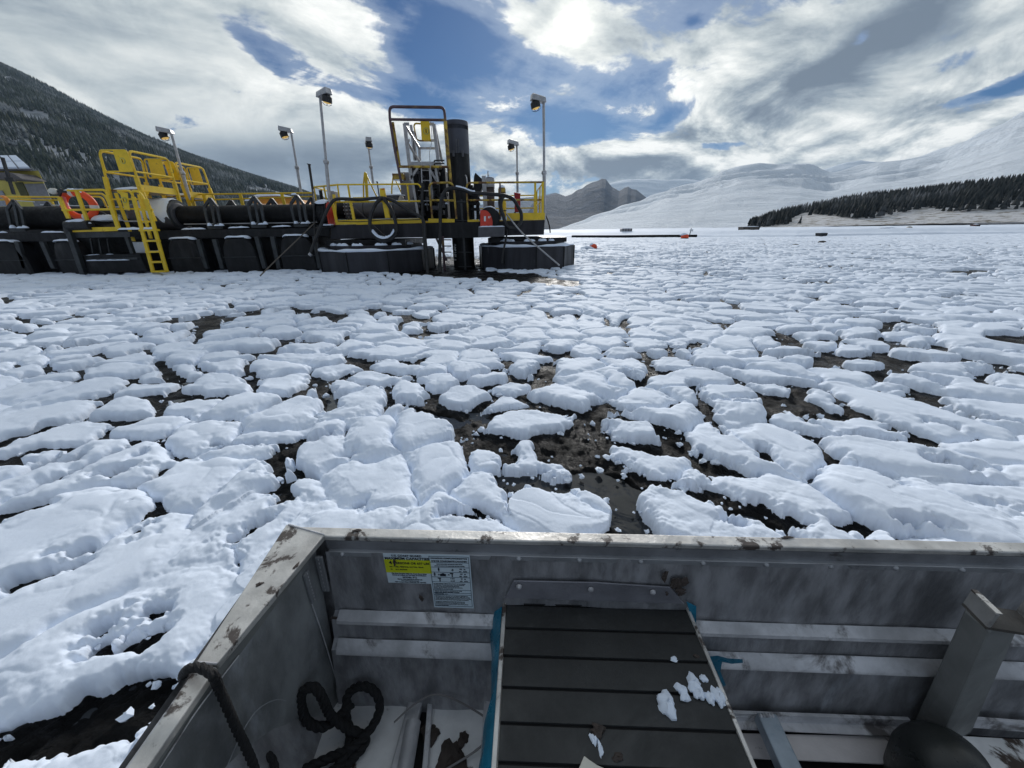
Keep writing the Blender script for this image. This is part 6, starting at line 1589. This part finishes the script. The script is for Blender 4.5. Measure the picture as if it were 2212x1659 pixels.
lines(f1, [("U.S. COAST GUARD", .085*k, .0, hA*.44, 'CENTER', .0004), ("MAXIMUM CAPACITIES", .108*k, .0, hA*.345, 'CENTER', .0006), ("4", .16*k, -.37*k, hA*.20, 'CENTER', .0006), ("PERSONS OR 637 LBS.", .094*k, .10*k, hA*.195, 'CENTER', .0004),
           ("632", .05*k, -.37*k, hA*.07, 'CENTER', .0003), ("LBS., PERSONS, MOTOR, GEAR", .053*k, -.28*k, hA*.07, 'LEFT', .0002), ("10", .05*k, -.37*k, -hA*.02, 'CENTER', .0003), ("H.P. MOTOR", .053*k, -.28*k, -hA*.02, 'LEFT', .0002),
           ("This Boat Complies With U.S. Coast Guard Safety", .044*k, 0, -hA*.16, 'CENTER', .0003), ("Standards In Effect On The Date of Certification.", .044*k, 0, -hA*.215, 'CENTER', .0003), ("MODEL: P12", .068*k, 0, -hA*.29, 'CENTER', .0003),
           ("Marlon Recreational Products Ltd.", .046*k, 0, -hA*.355, 'CENTER', .0002), ("www.marlonproducts.com", .042*k, 0, -hA*.405, 'CENTER', .0002), ("7884 Venture Place, Chilliwack, BC V2R 0K3", .044*k, 0, -hA*.455, 'CENTER', .0002)], L1)
b = B(); b.poly([f1 @ Vector((x*k, y*k, .0022)) for x, y in ((-.28, .30), (-.24, .24), (-.26, .12), (-.31, .06), (-.29, .14), (-.31, .20), (-.29, .26))], -NB*.0006); b.obj('mud_streak', LEAF, L1)
pA, pB_ = far_at(931, 1255, offw), far_at(1019, 1255, offw); wB = (pB_-pA).length; hB = far_at(975, 1200, offw).z-far_at(975, 1314, offw).z
f2 = decal_frame(975, 1257.5)
L2 = sheet(f2, wB, hB, LABW, 'compliance_label', bt); L2['label'] = 'white bilingual compliance notice with pictograms'
b = B(); k = wB
def ln(x0, y0_, x1, y1_, w=.010): 
    b.box(min(x0, x1)*k-w*k/2, max(x0, x1)*k+w*k/2, min(y0_, y1_)*hB-w*k/2, max(y0_, y1_)*hB+w*k/2, .0006, .0009)
for x in (-.465, .465): ln(x, -.465, x, .465)
for y in (.465, .36, .275, .185, .095, .005, -.145, -.205, -.24, -.465): ln(-.465, y, .465, y)
b.v = [tuple(f2 @ Vector(v)) for v in b.v]; b.obj('border_lines', LABB, L2)
small = [("THE RECOMMENDED MAXIMUM SAFE LIMITS MAY NOT BE EXCEEDED", -.025), ("IN FAVOURABLE WEATHER CONDITIONS. THEY MAY BE REDUCED", -.05), ("LES LIMITES DE SECURITE MAXIMALES RECOMMANDEES", -.075), ("PEUVENT NE PAS CONVENIR DANS TOUTES LES CONDITIONS", -.10), ("DE NAVIGATION OU DE MAUVAIS TEMPS", -.125)]
items = [("CANADIAN COMPLIANCE NOTICE", .064*k, 0, hB*.435, 'CENTER', .0004), ("AVIS DE CONFORMITÉ CANADIEN", .064*k, 0, hB*.385, 'CENTER', .0004), ("RECOMMENDED MAXIMUM SAFE LIMITS", .040*k, 0, hB*.333, 'CENTER', .0002), ("LIMITES DE SÉCURITÉ MAXIMALES RECOMMANDÉES", .036*k, 0, hB*.30, 'CENTER', .0002),
         ("4", .12*k, .06*k, hB*.23, 'CENTER', .0006), ("300   kg", .05*k, .30*k, hB*.25, 'CENTER', .0003), ("661   lbs/lb", .05*k, .31*k, hB*.208, 'CENTER', .0003), ("+", .1*k, -.28*k, hB*.14, 'CENTER', .0006), ("+", .1*k, -.04*k, hB*.14, 'CENTER', .0006),
         ("403   kg", .05*k, .30*k, hB*.16, 'CENTER', .0003), ("887   lbs/lb", .05*k, .31*k, hB*.118, 'CENTER', .0003), ("7 KW", .05*k, .04*k, hB*.07, 'CENTER', .0003), ("10 HP", .05*k, .04*k, hB*.028, 'CENTER', .0003), ("93   kg", .05*k, .30*k, hB*.07, 'CENTER', .0003), ("205   lbs/lb", .05*k, .31*k, hB*.028, 'CENTER', .0003),
         ("MARLON RECREATIONAL PRODUCTS LTD. (FAR)", .036*k, -.44*k, -hB*.165, 'LEFT', .0002), ("CHILLIWACK, BRITISH COLUMBIA, CANADA", .036*k, -.44*k, -hB*.19, 'LEFT', .0002), ("MODEL/MODÈLE   P 12", .036*k, -.44*k, -hB*.223, 'LEFT', .0002)]
items += [(s, .029*k, -.44*k, hB*y, 'LEFT', .0002) for s, y in small]
items += [(s, .029*k, -.44*k, hB*y, 'LEFT', .0002) for s, y in (("THE MANUFACTURER DECLARES THAT THIS PRODUCT COMPLIES WITH", -.262), ("THE CONSTRUCTION REQUIREMENTS OF THE SMALL VESSEL REGULATIONS,", -.287), ("AS THEY READ ON THE DAY ON WHICH THE CONSTRUCTION OF THE VESSEL", -.312), ("WAS STARTED OR ON THE DAY ON WHICH THE VESSEL WAS IMPORTED", -.337),
          ("LE FABRICANT ATTESTE QUE CE PRODUIT EST CONFORME AUX", -.375), ("EXIGENCES DE CONSTRUCTION DU REGLEMENT SUR LES PETITS", -.40), ("BATIMENTS EN VIGUEUR A LA DATE DU DEBUT DE SA CONSTRUCTION", -.425), ("OU DE SON IMPORTATION.", -.448))]
lines(f2, items, L2)
b = B()
def man(x, y, s):
    b.lathe((x*k, y*hB+s*.40*k, .0008), [(s*.12*k, 0), (s*.12*k, .0003)], 12); b.box((x-s*.16)*k, (x+s*.16)*k, y*hB-.05*s*k, y*hB+s*.26*k, .0008, .0011); b.box((x-s*.08)*k, (x+s*.08)*k, y*hB-s*.42*k, y*hB-.04*s*k, .0008, .0011)
man(-.27, .23, .13); man(-.38, .14, .13)
b.box(-.25*k, -.11*k, .115*hB, .155*hB, .0008, .0011); b.box(-.21*k, -.15*k, .155*hB, .168*hB, .0008, .0011)
for (x, y) in ((.04, .14), (-.27, .05)):
    b.box((x-.05)*k, (x+.03)*k, (y+.018)*hB, (y+.034)*hB, .0008, .0011); b.box((x-.012)*k, (x+.014)*k, (y-.035)*hB, (y+.02)*hB, .0008, .0011)
b.v = [tuple(f2 @ Vector(v)) for v in b.v]; b.obj('pictograms', INK, L2)
# mud spots on the wall
for i, (x, y, s1, s2, of) in enumerate(((910, 1292, .004, .010, offw), (722, 1338, .010, .008, offB-.008), (1580-262, 1196, .0, .0, 0), (1470, 1258, .012, .016, offw))):
    if not s1: continue
    b = blob_mesh((0, 0, 0), s1, s2, .0015, 100+i, .5, 14, 8); c = far_at(x, y, of+.006); b.v = [tuple(c+AX*v[0]+Vector((0, 0, v[1]))-NB*v[2]) for v in b.v]; o = b.obj('mud_spot', LEAF, fs_)

for i, (x, y, s1, s2) in enumerate(((1436, 1245, .006, .012), (1458, 1262, .010, .012), (1470, 1278, .012, .008), (1440, 1280, .005, .007), (1000, 1345, .004, .003), (860, 1340, .003, .005))):
    b = blob_mesh((0, 0, 0), s1, s2, .003, 130+i, .6, 14, 8); c = far_at(x, y, offw+.004); b.v = [tuple(c+AX*v[0]+Vector((0, 0, v[1]))-NB*v[2]) for v in b.v]; b.obj('mud_spot', LEAF, fs_)
for i, (x, y, s1, s2) in enumerate(((770, 1152, .008, .004), (1700, 1167, .012, .003))):
    b = blob_mesh((0, 0, 0), s1, s2, .0015, 150+i, .5, 16, 8); c = Z(x, y-6, .571); b.v = [tuple(c+AX*v[0]+NB*v[1]+Vector((0, 0, v[2]))) for v in b.v]; b.obj('mud_smear', LEAF, gf)
for i, (x, y, s1, s2) in enumerate(((640, 1222, .003, .007), (560, 1262, .005, .004))):
    b = blob_mesh((0, 0, 0), s1, s2, .0012, 170+i, .6, 16, 8); c = Z(x, y, .5715); b.v = [tuple(c+Vector(v)) for v in b.v]; b.obj('mud_smear', LEAF, ge)

# mooring post at the right
mp = empty('post', (0, 0, 0), None, None); bpy.data.objects.remove(mp)
POSTM = mat('post_grey', (.20, .205, .20), .6, .15, .22, 6, .001, 70, dirt=(.14, .14, .14), dscale=3, dthr=.64, dedge=.1)
zt_, zb_ = .50, .11
T1, T2, T3 = Z(2082, 1316, zt_), Z(2136, 1362, zt_), Z(2204, 1352, zt_)
B1, B2, B3 = Z(1966, 1575, zb_), Z(2020, 1628, zb_), Z(2098, 1585, zb_)
T4 = T1+(T3-T2); B4 = B1+(B3-B2)
b = B(); b.hexa([B1, B2, B3, B4, T1, T2, T3, T4]); ps = b.obj('tow_post', POSTM, bt, bevel=.004)
# channel on top: a base and two upright flanges
A_ = Z(2079, 1303, zt_+.004); dirv = (Z(2131, 1356, zt_+.004)-A_); prp = Vector((-dirv.y, dirv.x, 0)).normalized()
if prp.x < 0: prp = -prp
hgt = .034
b = B(); b.slab([A_, A_+dirv, A_+dirv+prp*.006, A_+prp*.006], (0, 0, hgt)); b.obj('channel_flange', mat('channel_alu', (.44, .43, .42), .45, .4, .2, 10, .001, 60, dirt=(.08, .07, .06), dscale=9, dthr=.62), ps, bevel=.001)
b = B(); b.slab([A_+prp*.078, A_+dirv+prp*.078, A_+dirv+prp*.084, A_+prp*.084], (0, 0, hgt)); b.obj('channel_flange', MATS['channel_alu'], ps, bevel=.001)
b = B(); b.slab([A_+Vector((0, 0, -.004)), A_+dirv+Vector((0, 0, -.004)), A_+dirv+prp*.084+Vector((0, 0, -.004)), A_+prp*.084+Vector((0, 0, -.004))], (0, 0, .006)); b.obj('channel_base', mat('channel_dirty', (.10, .09, .08), .7, 0, .4, 14, .003, 50), ps)
b = B(); b.slab([A_+Vector((0, 0, hgt))-prp*.001, A_+dirv+Vector((0, 0, hgt))-prp*.001, A_+dirv+prp*.008+Vector((0, 0, hgt)), A_+prp*.008+Vector((0, 0, hgt))], (0, 0, .003)); b.obj('flange_edge', ALUTOP, ps)
# black rubber dome by it
c = Z(2046, 1650, .21); b = B(); prof_ = [(.062, -.10), (.070, -.03), (.068, -.01), (.060, .018), (.045, .038), (.025, .050), (.004, .054)]
b.lathe(c, prof_, 40); tag(b.obj('fender_ball', mat('dome_rubber', (.018, .020, .019), .38, 0, .2, 12, .0008, 60), smooth=True), 'black rubber dome at the foot of the grey tow post', 'fender')

# rope: over the end gunwale and coiled on the floor
def _rope(g, b):
    oc = g.node('ShaderNodeTexCoord').outputs['Object']
    b.inputs['Base Color'].default_value = (.008, .008, .009, 1); b.inputs['Roughness'].default_value = .8
    bn = g.node('ShaderNodeBump'); bn.inputs['Distance'].default_value = .003; bn.inputs['Strength'].default_value = 1
    g.l.new(g.noise(oc, 160, 5, .7), bn.inputs['Height']); g.l.new(bn.outputs[0], b.inputs['Normal'])
ROPE = mlink('black_rope', _rope)
def rope(pts, r, lab):
    p = smooth_path(pts, 16); b = B(); n = 10; T = []
    # three twisted strands
    L = 0; ph = []
    for i, q in enumerate(p):
        if i: L += (q-p[i-1]).length
        ph.append(L/(r*5.2)*2*math.pi)
    m_ = len(p); tv = [(p[min(i+1, m_-1)]-p[max(i-1, 0)]).normalized() for i in range(m_)]
    U = Vector((0, 0, 1))-tv[0]*tv[0].z
    U = U.normalized() if U.length > .01 else Vector((1, 0, 0)); us = []
    for t in tv: U = (U-t*U.dot(t)).normalized(); us.append(U.copy())
    for s in range(3):
        sp3 = []
        for i in range(m_):
            a = ph[i]+s*2*math.pi/3; V = tv[i].cross(us[i]); sp3.append(p[i]+us[i]*math.cos(a)*r*.48+V*math.sin(a)*r*.48)
        b.tube(sp3, r*.62, 8)
    return tag(b.obj('rope', ROPE, smooth=True), lab, 'rope', 'black ropes in the boat')
def on_end(px, py, k=.985): return onw(px, py, k)
rope([Z(400, 1478, .45), Z(396, 1460, .54), Z(405, 1446, .585), Z(425, 1441, .592), Z(447, 1448, .590), Z(462, 1462, .583), on_end(472, 1485, .975), on_end(490, 1525, .965), on_end(510, 1572, .955), on_end(530, 1612, .945), on_end(548, 1655, .93), on_end(558, 1700, .92)], .0062, 'black rope looped over the end gunwale and hanging down inside')
rope([Z(540, 1700, .26), Z(560, 1650, .27), Z(575, 1632, .275), Z(590, 1645, .26), Z(600, 1690, .24)], .0062, 'short bight of black rope at the bottom edge, beside the hanging rope')
rope([Z(x, y, z) for x, y, z in ((610, 1700, .13), (650, 1668, .13), (705, 1640, .13), (760, 1615, .13), (802, 1572, .14), (820, 1530, .16), (810, 1495, .19), (780, 1482, .20), (752, 1500, .18), (748, 1545, .15), (756, 1590, .125), (742, 1640, .13), (700, 1680, .13), (650, 1700, .13))], .0092, 'thick black rope coiled in a heap in the corner of the boat floor')
rope([Z(x, y, z) for x, y, z in ((760, 1520, .16), (735, 1545, .16), (700, 1570, .17), (665, 1560, .20), (650, 1520, .25), (657, 1490, .29), (680, 1486, .29), (696, 1508, .26), (714, 1545, .19), (745, 1570, .15), (790, 1600, .12), (740, 1660, .12), (690, 1700, .12))], .0092, 'black rope loop standing up against the end wall beside the coil')

# ------------------------------------------------------------------ haze
b = B(); b.box(-5500, 5500, -300, 6400, -3, 520); hz = b.obj('haze', None) if False else None
me = bpy.data.meshes.new('haze'); me.from_pydata(b.v, [], b.f); ho = bpy.data.objects.new('haze', me); COL.objects.link(ho)
hm = bpy.data.materials.new('haze_air'); hm.use_nodes = True; nt = hm.node_tree; nt.nodes.clear()
o_ = nt.nodes.new('ShaderNodeOutputMaterial'); pv = nt.nodes.new('ShaderNodeVolumePrincipled')
pv.inputs['Color'].default_value = (.55, .74, 1.0, 1); pv.inputs['Density'].default_value = .000085; pv.inputs['Anisotropy'].default_value = .2
nt.links.new(pv.outputs[0], o_.inputs['Volume']); me.materials.append(hm)
tag(ho, 'thin pale blue air over the valley', 'haze', None, 'stuff')
